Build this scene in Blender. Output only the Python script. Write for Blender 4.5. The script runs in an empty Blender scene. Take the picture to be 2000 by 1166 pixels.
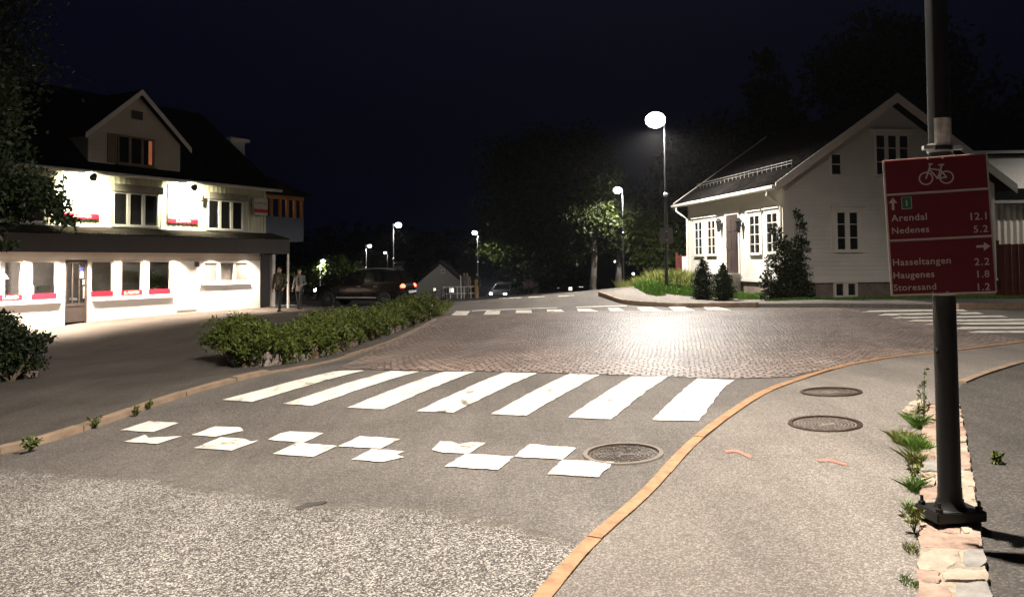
import bpy, bmesh, math, random
import numpy as np
from mathutils import Vector, Matrix
random.seed(7); np.random.seed(7)
R = math.radians
S = bpy.context.scene
COL = S.collection

# ------------------------------------------------------------------ camera
FPX, CX, CY = 1550.0, 1000.0, 461.0          # focal length and optical centre in photo pixels (2000 wide)
PITCH, ROLL = .033, .008
EYE = Vector((0, 0, 1.6))
_F = Vector((0, math.cos(PITCH), math.sin(PITCH)))
_U0 = Vector((0, -math.sin(PITCH), math.cos(PITCH)))
_R0 = Vector((1, 0, 0))
RIGHT = _R0 * math.cos(ROLL) - _U0 * math.sin(ROLL)
UP = _U0 * math.cos(ROLL) + _R0 * math.sin(ROLL)
cam = bpy.data.cameras.new('camera')
camo = bpy.data.objects.new('camera', cam); COL.objects.link(camo)
m = Matrix.Identity(4)
for i in range(3):
    m[i][0] = RIGHT[i]; m[i][1] = UP[i]; m[i][2] = -_F[i]; m[i][3] = EYE[i]
camo.matrix_world = m
cam.sensor_fit = 'HORIZONTAL'; cam.sensor_width = 36
cam.lens = FPX / 2000 * 36
cam.shift_y = (CY - 583) / 2000
cam.clip_end = 2000
S.camera = camo

# ------------------------------------------------------------------ night sky, exposure
w = bpy.data.worlds.new('World'); S.world = w; w.use_nodes = True
wn = w.node_tree
sky = wn.nodes.new('ShaderNodeTexSky'); sky.sky_type = 'NISHITA'; sky.sun_disc = False
sky.sun_elevation = R(-3.0); sky.sun_rotation = R(200); sky.altitude = 0; sky.air_density = 1.4
sky.ozone_density = 3.0
bg = wn.nodes['Background']
add = wn.nodes.new('ShaderNodeMixRGB'); add.blend_type = 'ADD'; add.inputs[0].default_value = 1; add.inputs[2].default_value = (.007, .014, .058, 1)   # night air glow
wn.links.new(sky.outputs[0], add.inputs[1]); wn.links.new(add.outputs[0], bg.inputs[0]); bg.inputs[1].default_value = .07
S.view_settings.view_transform = 'Standard'; S.view_settings.look = 'None'
S.view_settings.exposure = 0; S.view_settings.gamma = 1
S.cycles.use_denoising = True
S.cycles.max_bounces = 6; S.cycles.diffuse_bounces = 3; S.cycles.glossy_bounces = 3
S.cycles.transparent_max_bounces = 16
S.cycles.sample_clamp_indirect = 4
S.cycles.caustics_reflective = False; S.cycles.caustics_refractive = False

# ------------------------------------------------------------------ pixel rays -> places
def ray(x, y):
    return _F + RIGHT * ((x - CX) / FPX) + UP * ((CY - y) / FPX)
def P(x, y, Y):
    d = ray(x, y); return EYE + d * (Y / d.y)

# height of the ground: thin-plate spline through surveyed spots
_ctl = []
for X in (-8, -5, -2, 1, 4):
    for Y in (-4, 0, 3, 6, 9):
        _ctl.append((X, Y, max(-.38, .042 * X + .021 * Y - .2)))
def _px(x, y, Y):
    p = P(x, y, Y); _ctl.append((p.x, p.y, p.z))
for a in ((640, 724, 11.4), (1000, 730, 10.9), (1440, 742, 10.4), (900, 611, 24), (1140, 606, 24), (1420, 604, 22.8),
          (900, 588, 34), (1010, 583, 37), (1150, 575, 38), (65, 646, 25.2), (150, 632, 26.5), (330, 615, 29.4), (508, 601, 33.5),
          (475, 716, 14.6), (430, 700, 15.2), (860, 619, 22.5), (700, 597, 38), (545, 608, 31.6),
          (1545, 590, 25), (1700, 588, 24.4), (1990, 587, 24.8), (1300, 558, 28.5), (1240, 573, 33), (1340, 585, 27.4),
          (1620, 598, 22), (1900, 601, 21.5), (1880, 660, 15.0), (2100, 660, 14.8), (860, 584, 44), (930, 583, 45),
          (200, 700, 19), (0, 700, 18)):
    _px(*a)
_ctl += [(0, 52, -.55), (-10, 52, -.8), (10, 52, .1), (0, 70, -1.8), (-14, 70, -1.7), (18, 68, .2), (-30, 60, -1.3), (-40, 30, -.8),
         (0, 100, -2.4), (-35, 100, -2.4), (30, 100, .8), (60, 60, 6), (45, 30, 1.6), (60, 100, 9), (80, 160, 12), (0, 180, -2.4),
         (-80, 160, -2.4), (-80, 60, -1.6), (-70, 0, -.8), (60, 0, 1.2), (0, -40, -.5), (-60, -40, -.8), (60, -40, .6),
         (10, 8, .12), (14, 14, .3), (-16, 8, -.5), (9, 2, .0), (-14, 0, -.45)]
_c = np.array(_ctl)
def _phi(d2): return .5 * d2 * np.log(d2 + 1e-9)
_n = len(_c)
_d2 = ((_c[:, None, :2] - _c[None, :, :2]) ** 2).sum(-1)
_A = np.zeros((_n + 3, _n + 3)); _A[:_n, :_n] = _phi(_d2) + np.eye(_n) * .9
_A[:_n, _n] = 1; _A[:_n, _n + 1:] = _c[:, :2]; _A[_n, :_n] = 1; _A[_n + 1:, :_n] = _c[:, :2].T
_w = np.linalg.solve(_A, np.concatenate([_c[:, 2], np.zeros(3)]))
def HA(xy):
    xy = np.asarray(xy, float)
    d2 = ((xy[:, None, :] - _c[None, :, :2]) ** 2).sum(-1)
    return _phi(d2) @ _w[:_n] + _w[_n] + xy @ _w[_n + 1:]
def H(x, y): return float(HA([(x, y)])[0])
def G(x, y, dz=0.0):
    """the spot of ground seen at photo pixel x, y"""
    d = ray(x, y); d = d / d.y
    ts = np.concatenate([np.arange(1.5, 30, .1), np.arange(30, 160, .5)])
    pts = np.stack([EYE.x + d.x * ts, EYE.y + ts], 1)
    below = (EYE.z + d.z * ts) < HA(pts) + dz
    if not below.any(): t = 60.0
    else:
        i = int(np.argmax(below)); lo, hi = ts[max(i - 1, 0)], ts[i]
        for _ in range(16):
            mid = (lo + hi) / 2
            if EYE.z + d.z * mid < H(d.x * mid, mid) + dz: hi = mid
            else: lo = mid
        t = hi
    return Vector((d.x * t, t, EYE.z + d.z * t))

# ------------------------------------------------------------------ mesh helpers
class MB:
    def __init__(s): s.v = []; s.f = []; s.mi = []; s.cur = 0
    def add(s, vs, fs):
        b = len(s.v); s.v += [tuple(v) for v in vs]
        for f in fs: s.f.append([b + i for i in f]); s.mi.append(s.cur)
        return s
    def box(s, c, h, rz=0.0, M=None):
        c = Vector(c); vs = []
        if M is None: M = Matrix.Rotation(rz, 3, 'Z')
        for i in (-1, 1):
            for j in (-1, 1):
                for k in (-1, 1): vs.append(c + M @ Vector((i * h[0], j * h[1], k * h[2])))
        return s.add(vs, [(0, 1, 3, 2), (4, 6, 7, 5), (0, 4, 5, 1), (2, 3, 7, 6), (0, 2, 6, 4), (1, 5, 7, 3)])
    def hexa(s, p): return s.add(p, [(0, 1, 2, 3), (4, 7, 6, 5), (0, 4, 5, 1), (1, 5, 6, 2), (2, 6, 7, 3), (3, 7, 4, 0)])
    def tube(s, pts, rs, n=8, cap=True):
        pts = [Vector(p) for p in pts]
        if not hasattr(rs, '__len__'): rs = [rs] * len(pts)
        vs = []; fs = []
        for i, p in enumerate(pts):
            a = pts[max(i - 1, 0)]; b = pts[min(i + 1, len(pts) - 1)]
            t = (b - a).normalized(); u = t.cross(Vector((0, 0, 1)))
            if u.length < 1e-3: u = t.cross(Vector((0, 1, 0)))
            u.normalize(); q = t.cross(u)
            for k in range(n):
                an = 2 * math.pi * k / n; vs.append(p + (u * math.cos(an) + q * math.sin(an)) * rs[i])
        for i in range(len(pts) - 1):
            for k in range(n):
                k2 = (k + 1) % n; fs.append((i * n + k, i * n + k2, (i + 1) * n + k2, (i + 1) * n + k))
        if cap: fs.append(tuple(range(n))[::-1]); fs.append(tuple((len(pts) - 1) * n + k for k in range(n)))
        return s.add(vs, fs)
    def ell(s, c, r, nu=12, nv=8, M=None):
        c = Vector(c); vs = []; fs = []; M = M or Matrix.Identity(3)
        for j in range(nv + 1):
            th = math.pi * j / nv
            for i in range(nu):
                ph = 2 * math.pi * i / nu
                vs.append(c + M @ Vector((r[0] * math.sin(th) * math.cos(ph), r[1] * math.sin(th) * math.sin(ph), r[2] * math.cos(th))))
        for j in range(nv):
            for i in range(nu):
                i2 = (i + 1) % nu; fs.append((j * nu + i, (j + 1) * nu + i, (j + 1) * nu + i2, j * nu + i2))
        return s.add(vs, fs)
    def lathe(s, prof, n=20, c=(0, 0, 0), M=None):
        c = Vector(c); M = M or Matrix.Identity(3); vs = []; fs = []
        for (r, z) in prof:
            for k in range(n):
                a = 2 * math.pi * k / n; vs.append(c + M @ Vector((r * math.cos(a), r * math.sin(a), z)))
        for i in range(len(prof) - 1):
            for k in range(n):
                k2 = (k + 1) % n; fs.append((i * n + k, i * n + k2, (i + 1) * n + k2, (i + 1) * n + k))
        if prof[0][0] > 1e-4: fs.append(tuple(range(n))[::-1])
        if prof[-1][0] > 1e-4: fs.append(tuple((len(prof) - 1) * n + k for k in range(n)))
        return s.add(vs, fs)
    def build(s, name, mats, parent=None, smooth=False, bevel=0):
        if not isinstance(mats, (list, tuple)): mats = [mats]
        off = parent_origin(parent)
        me = bpy.data.meshes.new(name)
        me.from_pydata([(v[0] - off[0], v[1] - off[1], v[2] - off[2]) for v in s.v], [], s.f)
        for mt in mats: me.materials.append(mt)
        if len(mats) > 1: me.polygons.foreach_set('material_index', s.mi)
        me.update()
        bm = bmesh.new(); bm.from_mesh(me)
        bmesh.ops.recalc_face_normals(bm, faces=bm.faces[:])
        if bevel: bmesh.ops.bevel(bm, geom=bm.edges[:], offset=bevel, segments=2, affect='EDGES', clamp_overlap=True)
        bm.to_mesh(me); bm.free()
        if smooth:
            me.polygons.foreach_set('use_smooth', [True] * len(me.polygons))
            try: me.set_sharp_from_angle(angle=R(40))
            except Exception: pass
        o = bpy.data.objects.new(name, me); COL.objects.link(o)
        if parent is not None: o.parent = parent
        return o
def parent_origin(p):
    v = Vector((0, 0, 0))
    while p is not None: v += p.location; p = p.parent
    return v
def tag(o, label=None, cat=None, group=None, kind=None):
    if label: o['label'] = label
    if cat: o['category'] = cat
    if group: o['group'] = group
    if kind: o['kind'] = kind
    return o
def thing(name, label, cat, loc=(0, 0, 0), group=None):
    o = bpy.data.objects.new(name, None); COL.objects.link(o); o.location = loc; o.empty_display_size = .2
    return tag(o, label, cat, group)
def copy_tree(o, parent=None):
    c = o.copy(); COL.objects.link(c); c.parent = parent
    for ch in o.children: copy_tree(ch, c)
    return c
def struct(o, label=None): o['kind'] = 'structure'; return o

# ------------------------------------------------------------------ materials
MATS = {}
def node_mat(name):
    mt = bpy.data.materials.new(name); mt.use_nodes = True; nt = mt.node_tree
    return mt, nt, nt.nodes['Principled BSDF']
def N(nt, t, **kw):
    n = nt.nodes.new(t)
    for k, v in kw.items():
        if k in n.inputs.keys(): n.inputs[k].default_value = v
        else: setattr(n, k, v)
    return n
def ramp(nt, src, stops):
    r = nt.nodes.new('ShaderNodeValToRGB'); e = r.color_ramp.elements
    while len(e) < len(stops): e.new(.5)
    for el, (p, c) in zip(e, stops): el.position = p; el.color = (*c, 1) if len(c) == 3 else c
    nt.links.new(src, r.inputs[0]); return r.outputs[0]
def simple(name, col, rough=.6, metal=0.0, vary=.18, scale=6.0, bump=0.0, spec=.5):
    """a plain material, mottled a little so that it does not look flat"""
    if name in MATS: return MATS[name]
    mt, nt, b = node_mat(name)
    tc = N(nt, 'ShaderNodeTexCoord'); no = N(nt, 'ShaderNodeTexNoise', Scale=scale, Detail=6.0, Roughness=.65)
    nt.links.new(tc.outputs['Object'], no.inputs['Vector'])
    c = Vector(col); lo = c * (1 - vary); hi = c * (1 + vary)
    nt.links.new(ramp(nt, no.outputs[0], [(.3, tuple(lo)), (.7, tuple(min(1, q) for q in hi))]), b.inputs['Base Color'])
    b.inputs['Roughness'].default_value = rough; b.inputs['Metallic'].default_value = metal
    b.inputs['Specular IOR Level'].default_value = spec
    if bump:
        bp = N(nt, 'ShaderNodeBump', Strength=bump, Distance=.02); nt.links.new(no.outputs[0], bp.inputs['Height']); nt.links.new(bp.outputs[0], b.inputs['Normal'])
    MATS[name] = mt; return mt
def emit(name, col, strength):
    mt, nt, b = node_mat(name)
    b.inputs['Base Color'].default_value = (.5, .5, .5, 1); b.inputs['Emission Color'].default_value = (*col, 1); b.inputs['Emission Strength'].default_value = strength
    return mt
def asphalt(name, base, lo, hi, scale, stain=.25, bright=.5, bump=.6, rough=.85, fade=None):
    """stone chips in bitumen: voronoi chips of random brightness, plus broad stains"""
    mt, nt, b = node_mat(name)
    tc = N(nt, 'ShaderNodeTexCoord')
    warp = N(nt, 'ShaderNodeTexNoise', Scale=scale * .5, Detail=2.0)
    nt.links.new(tc.outputs['Object'], warp.inputs['Vector'])
    mixv = N(nt, 'ShaderNodeMixRGB', blend_type='ADD'); mixv.inputs[0].default_value = .6 / scale
    nt.links.new(tc.outputs['Object'], mixv.inputs[1]); nt.links.new(warp.outputs['Color'], mixv.inputs[2])
    vo = N(nt, 'ShaderNodeTexVoronoi', Scale=scale); nt.links.new(mixv.outputs[0], vo.inputs['Vector'])
    sep = N(nt, 'ShaderNodeSeparateColor'); nt.links.new(vo.outputs['Color'], sep.inputs[0])
    chips = ramp(nt, sep.outputs[0], [(0, lo), (1 - bright, base), (1, hi)])
    vo2 = N(nt, 'ShaderNodeTexVoronoi', Scale=scale * 2.7); nt.links.new(tc.outputs['Object'], vo2.inputs['Vector'])
    fine = ramp(nt, vo2.outputs['Color'], [(0, (.72, .72, .72)), (1, (1.2, 1.2, 1.2))])
    m1 = N(nt, 'ShaderNodeMixRGB', blend_type='MULTIPLY'); m1.inputs[0].default_value = 1
    nt.links.new(chips, m1.inputs[1]); nt.links.new(fine, m1.inputs[2])
    st = N(nt, 'ShaderNodeTexNoise', Scale=.55, Detail=7.0, Roughness=.62); nt.links.new(tc.outputs['Object'], st.inputs['Vector'])
    stc = ramp(nt, st.outputs[0], [(.3, (1 - stain,) * 3), (.7, (1 + stain,) * 3)])
    m2 = N(nt, 'ShaderNodeMixRGB', blend_type='MULTIPLY'); m2.inputs[0].default_value = 1
    nt.links.new(m1.outputs[0], m2.inputs[1]); nt.links.new(stc, m2.inputs[2])
    mp = N(nt, 'ShaderNodeMapping'); mp.inputs['Rotation'].default_value = (0, 0, R(-24)); mp.inputs['Scale'].default_value = (1.5, .22, 1); nt.links.new(tc.outputs['Object'], mp.inputs[0])
    tr_ = N(nt, 'ShaderNodeTexNoise', Scale=1.0, Detail=6.0, Roughness=.7); nt.links.new(mp.outputs[0], tr_.inputs['Vector'])       # worn wheel tracks
    m3 = N(nt, 'ShaderNodeMixRGB', blend_type='MULTIPLY'); m3.inputs[0].default_value = 1; nt.links.new(m2.outputs[0], m3.inputs[1])
    nt.links.new(ramp(nt, tr_.outputs[0], [(.32, (.84,) * 3), (.70, (1.22,) * 3)]), m3.inputs[2]); last = m3.outputs[0]
    if fade:                                                # worn away towards the seam
        at = N(nt, 'ShaderNodeAttribute', attribute_name='seam'); nz = N(nt, 'ShaderNodeTexNoise', Scale=7.0, Detail=6.0, Roughness=.75); nt.links.new(tc.outputs['Object'], nz.inputs['Vector'])
        ma = N(nt, 'ShaderNodeMath', operation='MULTIPLY_ADD'); ma.inputs[1].default_value = 1.1; nt.links.new(nz.outputs[0], ma.inputs[0]); nt.links.new(at.outputs['Fac'], ma.inputs[2])
        mf = N(nt, 'ShaderNodeMixRGB'); nt.links.new(ramp(nt, ma.outputs[0], [(.45, (0, 0, 0)), (.88, (1, 1, 1))]), mf.inputs[0]); mf.inputs[1].default_value = (*fade, 1); nt.links.new(last, mf.inputs[2]); last = mf.outputs[0]
    nt.links.new(last, b.inputs['Base Color'])
    b.inputs['Roughness'].default_value = rough; b.inputs['Specular IOR Level'].default_value = .3
    bp = N(nt, 'ShaderNodeBump', Strength=bump, Distance=.006)
    nt.links.new(vo.outputs['Distance'], bp.inputs['Height']); nt.links.new(bp.outputs[0], b.inputs['Normal'])
    bp.invert = True
    return mt
M_road = asphalt('asphalt', (.112, .099, .088), (.072, .064, .056), (.215, .192, .168), 105, bright=.4, rough=.7)
M_coarse = asphalt('coarse_asphalt', (.115, .103, .091), (.045, .04, .035), (.50, .465, .42), 108, bright=.5, bump=.9, stain=.22, fade=(.10, .085, .07))
M_pave = asphalt('pavement_asphalt', (.158, .140, .122), (.108, .096, .084), (.285, .253, .22), 110, bright=.4, stain=.16)
M_fore = asphalt('forecourt_asphalt', (.085, .072, .062), (.06, .052, .045), (.13, .112, .095), 80, bright=.4, stain=.3)
M_drive = asphalt('driveway_asphalt', (.060, .053, .046), (.045, .04, .035), (.10, .09, .08), 70, bright=.35, stain=.22)

def paint_mat():
    mt, nt, b = node_mat('road_paint')
    tc = N(nt, 'ShaderNodeTexCoord')
    a = N(nt, 'ShaderNodeTexNoise', Scale=3.2, Detail=9.0, Roughness=.72); nt.links.new(tc.outputs['Object'], a.inputs['Vector'])
    f = N(nt, 'ShaderNodeTexNoise', Scale=90.0, Detail=2.0); nt.links.new(tc.outputs['Object'], f.inputs['Vector'])
    ad = N(nt, 'ShaderNodeMath', operation='MULTIPLY_ADD'); ad.inputs[1].default_value = .12; nt.links.new(f.outputs[0], ad.inputs[0]); nt.links.new(a.outputs[0], ad.inputs[2])
    nt.links.new(ramp(nt, ad.outputs[0], [(.425, (.12, .105, .088)), (.455, (.42, .37, .31)), (.50, (.60, .55, .47)), (.62, (.74, .69, .60))]), b.inputs['Base Color'])
    b.inputs['Roughness'].default_value = .6
    bp = N(nt, 'ShaderNodeBump', Strength=.25, Distance=.004); nt.links.new(f.outputs[0], bp.inputs['Height']); nt.links.new(bp.outputs[0], b.inputs['Normal'])
    return mt
M_paint = paint_mat()

def cobble_mat():
    """granite setts laid in segmental arcs"""
    mt, nt, b = node_mat('granite_setts')
    tc = N(nt, 'ShaderNodeTexCoord'); mp = N(nt, 'ShaderNodeMapping'); mp.inputs['Rotation'].default_value = (0, 0, R(12))
    nt.links.new(tc.outputs['Object'], mp.inputs[0])
    wob = N(nt, 'ShaderNodeTexNoise', Scale=2.6, Detail=2.0); nt.links.new(mp.outputs[0], wob.inputs['Vector'])
    mv = N(nt, 'ShaderNodeMixRGB', blend_type='ADD'); mv.inputs[0].default_value = .10
    nt.links.new(mp.outputs[0], mv.inputs[1]); nt.links.new(wob.outputs['Color'], mv.inputs[2])
    sp = N(nt, 'ShaderNodeSeparateXYZ'); nt.links.new(mv.outputs[0], sp.inputs[0])
    def mth(op, a, bb=None, c=None):
        n = N(nt, 'ShaderNodeMath', operation=op)
        for i, q in enumerate((a, bb, c)):
            if q is None: continue
            if isinstance(q, (int, float)): n.inputs[i].default_value = q
            else: nt.links.new(q, n.inputs[i])
        return n.outputs[0]
    fr = mth('PINGPONG', sp.outputs[0], .75)                       # 1.5 m wide arcs
    ar = mth('MULTIPLY', mth('POWER', mth('SUBTRACT', .75, fr), 2.0), -.72)
    yy = mth('ADD', sp.outputs[1], ar)
    cb = N(nt, 'ShaderNodeCombineXYZ'); nt.links.new(sp.outputs[0], cb.inputs[0]); nt.links.new(yy, cb.inputs[1])
    br = N(nt, 'ShaderNodeTexBrick', Scale=1.0); br.offset = .5
    br.inputs['Brick Width'].default_value = .15; br.inputs['Row Height'].default_value = .14; br.inputs['Mortar Size'].default_value = .020
    br.inputs['Mortar Smooth'].default_value = .9; br.inputs['Bias'].default_value = 0
    br.inputs['Color1'].default_value = (.205, .145, .12, 1); br.inputs['Color2'].default_value = (.345, .265, .222, 1); br.inputs['Mortar'].default_value = (.035, .029, .024, 1)
    nt.links.new(cb.outputs[0], br.inputs['Vector'])
    st = N(nt, 'ShaderNodeTexNoise', Scale=.6, Detail=6.0); nt.links.new(tc.outputs['Object'], st.inputs['Vector'])
    stc = ramp(nt, st.outputs[0], [(.3, (.7, .7, .72)), (.7, (1.25, 1.2, 1.15))])
    m2 = N(nt, 'ShaderNodeMixRGB', blend_type='MULTIPLY'); m2.inputs[0].default_value = 1
    nt.links.new(br.outputs[0], m2.inputs[1]); nt.links.new(stc, m2.inputs[2]); nt.links.new(m2.outputs[0], b.inputs['Base Color'])
    b.inputs['Roughness'].default_value = .45; b.inputs['Specular IOR Level'].default_value = 1.0
    g = N(nt, 'ShaderNodeTexNoise', Scale=14.0, Detail=4.0); nt.links.new(tc.outputs['Object'], g.inputs['Vector'])
    hh = mth('MULTIPLY_ADD', g.outputs[0], .9, mth('SUBTRACT', 1.0, br.outputs['Fac']))
    bp = N(nt, 'ShaderNodeBump', Strength=1.0, Distance=.05); nt.links.new(hh, bp.inputs['Height']); nt.links.new(bp.outputs[0], b.inputs['Normal'])
    return mt
M_cobble = cobble_mat()
M_kerb = simple('orange_granite', (.31, .172, .085), .7, vary=.35, scale=9, bump=.5)
M_kerb_far = simple('grey_kerb', (.24, .17, .115), .8, vary=.3, scale=5, bump=.5)

def leaf_mat(name, c0, c1, rough=.55):
    mt, nt, b = node_mat(name)
    g = N(nt, 'ShaderNodeNewGeometry')
    nt.links.new(ramp(nt, g.outputs['Random Per Island'], [(0, c0), (1, c1)]), b.inputs['Base Color'])
    b.inputs['Roughness'].default_value = rough; b.inputs['Specular IOR Level'].default_value = .25
    return mt
M_leaf = leaf_mat('leaf_green', (.035, .06, .012), (.10, .13, .03))
M_leaf_y = leaf_mat('leaf_yellow_green', (.03, .048, .012), (.075, .09, .026))
M_leaf_d = leaf_mat('leaf_dark', (.010, .017, .006), (.026, .038, .012))
M_hedge = leaf_mat('juniper_green', (.036, .060, .009), (.115, .135, .024))
M_grass = leaf_mat('grass_blades', (.05, .12, .015), (.16, .28, .045))
M_grass_dry = leaf_mat('grass_dry', (.08, .12, .02), (.22, .22, .06))
M_bark = simple('bark', (.13, .095, .065), .9, vary=.5, scale=12, bump=1)
M_birch = simple('birch_bark', (.35, .31, .27), .85, vary=.5, scale=7, bump=.6)
def siding(name, col, pitch, axis='Z', depth=.02, rough=.55):
    mt, nt, b = node_mat(name)
    tc = N(nt, 'ShaderNodeTexCoord'); sp = N(nt, 'ShaderNodeSeparateXYZ'); nt.links.new(tc.outputs['Object'], sp.inputs[0])
    fr = N(nt, 'ShaderNodeMath', operation='MULTIPLY'); fr.inputs[1].default_value = 1 / pitch; nt.links.new(sp.outputs[axis], fr.inputs[0])
    fc = N(nt, 'ShaderNodeMath', operation='FRACT'); nt.links.new(fr.outputs[0], fc.inputs[0])
    inv = N(nt, 'ShaderNodeMath', operation='SUBTRACT'); inv.inputs[0].default_value = 1; nt.links.new(fc.outputs[0], inv.inputs[1])
    no = N(nt, 'ShaderNodeTexNoise', Scale=1.6, Detail=8.0, Roughness=.7); nt.links.new(tc.outputs['Object'], no.inputs['Vector'])
    c = Vector(col)
    nt.links.new(ramp(nt, no.outputs[0], [(.25, tuple(c * .84)), (.7, tuple(c))]), b.inputs['Base Color'])
    bp = N(nt, 'ShaderNodeBump', Strength=.7, Distance=depth); nt.links.new(inv.outputs[0], bp.inputs['Height']); nt.links.new(bp.outputs[0], b.inputs['Normal'])
    b.inputs['Roughness'].default_value = rough
    return mt
M_clap = siding('white_clapboard', (.67, .64, .585), .14)
M_cream = simple('cream_boards', (.70, .68, .50), .6, vary=.06, scale=3)
M_white = simple('white_paint', (.78, .75, .70), .5, vary=.06, scale=3)
M_trim = simple('white_trim', (.66, .62, .55), .5, vary=.05, scale=3)
M_greywall = simple('grey_fascia', (.062, .052, .047), .7, vary=.10, scale=2)
M_blue = simple('blue_grey_boards', (.12, .14, .185), .7, vary=.1, scale=2)
M_found = simple('foundation_stone', (.20, .155, .13), .9, vary=.35, scale=5, bump=.8)
M_red = simple('red_band', (.50, .012, .035), .5, vary=.1)
M_redfence = simple('red_stained_boards', (.10, .016, .010), .7, vary=.3, scale=4)
M_black = simple('black_metal', (.012, .012, .012), .45, vary=.2, spec=.4)
M_dark = simple('dark_brown_wood', (.045, .032, .028), .5, vary=.3, scale=4)
M_steel = simple('galvanised_steel', (.45, .45, .44), .45, metal=.6, vary=.15)
M_concrete = simple('concrete', (.3, .28, .25), .85, vary=.2, scale=8, bump=.3)
M_rubber = simple('tyre_rubber', (.02, .02, .02), .8)
def glass_mat(name, tint, trans):
    mt, nt, b = node_mat(name); nt.nodes.remove(b)
    t = N(nt, 'ShaderNodeBsdfTransparent'); t.inputs[0].default_value = (*tint, 1)
    g = N(nt, 'ShaderNodeBsdfGlossy', Roughness=.02); fr = N(nt, 'ShaderNodeFresnel', IOR=1.5)
    mx = N(nt, 'ShaderNodeMixShader'); nt.links.new(fr.outputs[0], mx.inputs[0]); nt.links.new(t.outputs[0], mx.inputs[1]); nt.links.new(g.outputs[0], mx.inputs[2])
    nt.links.new(mx.outputs[0], nt.nodes['Material Output'].inputs[0]); return mt
M_glass = glass_mat('window_glass', (.8, .82, .8), 1)
M_pane = simple('dark_window_pane', (.014, .014, .014), .06, vary=.4, scale=.7, spec=.6)
M_pane_c = simple('curtained_pane', (.06, .045, .05), .12, vary=.5, scale=1.2, spec=.6)
def tile_mat():
    mt, nt, b = node_mat('dark_roof_tiles')
    tc = N(nt, 'ShaderNodeTexCoord'); br = N(nt, 'ShaderNodeTexNoise', Scale=5.0, Detail=6.0); nt.links.new(tc.outputs['Object'], br.inputs['Vector'])
    nt.links.new(ramp(nt, br.outputs[0], [(.3, (.005, .0045, .0045)), (.7, (.016, .0145, .013))]), b.inputs['Base Color']); b.inputs['Roughness'].default_value = 1.0; b.inputs['Specular IOR Level'].default_value = 0
    return mt
M_tile = tile_mat()
# ------------------------------------------------------------------ the ground
def coords(lo, hi, fine_lo, fine_hi, f, c):
    a = list(np.arange(fine_lo, fine_hi + 1e-6, f))
    x = fine_hi; st = f
    while x < hi: st = min(st * 1.35, c); x += st; a.append(x)
    x = fine_lo; st = f
    while x > lo: st = min(st * 1.35, c); x -= st; a.insert(0, x)
    return a
def sheet(name, xs, ys, dz, mat):
    g = np.array([(x, y) for y in ys for x in xs]); z = HA(g) + dz
    nx, ny = len(xs), len(ys)
    f = [(j * nx + i, j * nx + i + 1, (j + 1) * nx + i + 1, (j + 1) * nx + i) for j in range(ny - 1) for i in range(nx - 1)]
    me = bpy.data.meshes.new(name); me.from_pydata(np.column_stack([g, z]).tolist(), [], f); me.materials.append(mat)
    me.polygons.foreach_set('use_smooth', [True] * len(f)); me.update()
    o = bpy.data.objects.new(name, me); COL.objects.link(o); return o
M_soil = simple('soil_and_turf', (.035, .045, .018), .95, vary=.5, scale=3, bump=1)
struct(sheet('ground', coords(-420, 420, -30, 30, 1.0, 40), coords(-60, 700, -6, 60, 1.0, 40), -.05, M_soil))
def drape(polys, dz, cell, name=None, mat=None, skirt=0.0):
    """flat polygons (world XY) laid on the ground dz above it, as one mesh"""
    bm = bmesh.new()
    for poly in polys:
        vs = [bm.verts.new((p[0], p[1], 0)) for p in poly]
        bm.faces.new(vs)
    bmesh.ops.triangulate(bm, faces=bm.faces[:])
    xs = [v.co.x for v in bm.verts]; ys = [v.co.y for v in bm.verts]
    for ax, lo, hi in ((0, min(xs), max(xs)), (1, min(ys), max(ys))):
        k = math.ceil(lo / cell)
        while k * cell < hi:
            co = [0, 0, 0]; no = [0, 0, 0]; co[ax] = k * cell; no[ax] = 1
            bmesh.ops.bisect_plane(bm, geom=bm.verts[:] + bm.edges[:] + bm.faces[:], plane_co=co, plane_no=no, dist=1e-5)
            k += 1
    bm.verts.ensure_lookup_table()
    z = HA([(v.co.x, v.co.y) for v in bm.verts])
    for v, q in zip(bm.verts, z): v.co.z = q + dz
    bmesh.ops.recalc_face_normals(bm, faces=bm.faces[:])
    if sum(f.normal.z for f in bm.faces) < 0: bmesh.ops.reverse_faces(bm, faces=bm.faces[:])
    if skirt:
        be = [e for e in bm.edges if e.is_boundary]
        r = bmesh.ops.extrude_edge_only(bm, edges=be)
        for v in r['geom']:
            if isinstance(v, bmesh.types.BMVert): v.co.z -= skirt
    me = bpy.data.meshes.new(name); bm.to_mesh(me); bm.free(); me.materials.append(mat)
    o = bpy.data.objects.new(name, me); COL.objects.link(o); return o
def GP(pts, o=(0, 0), s=1.0, dz=0.0): return [G(o[0] + x / s, o[1] + y / s, dz) for x, y in pts]
def rough_edge(pts, step=.12, amp=.02, closed=True):
    out = []
    for i, p in enumerate(pts):
        if not closed and i == len(pts) - 1: out.append(p); break
        q = pts[(i + 1) % len(pts)]; d = (q - p).length; n = max(1, int(d / step))
        for k in range(n):
            r = p.lerp(q, k / n)
            if k: r = r + Vector((random.gauss(0, amp), random.gauss(0, amp), 0))
            out.append(r)
    return out
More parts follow.
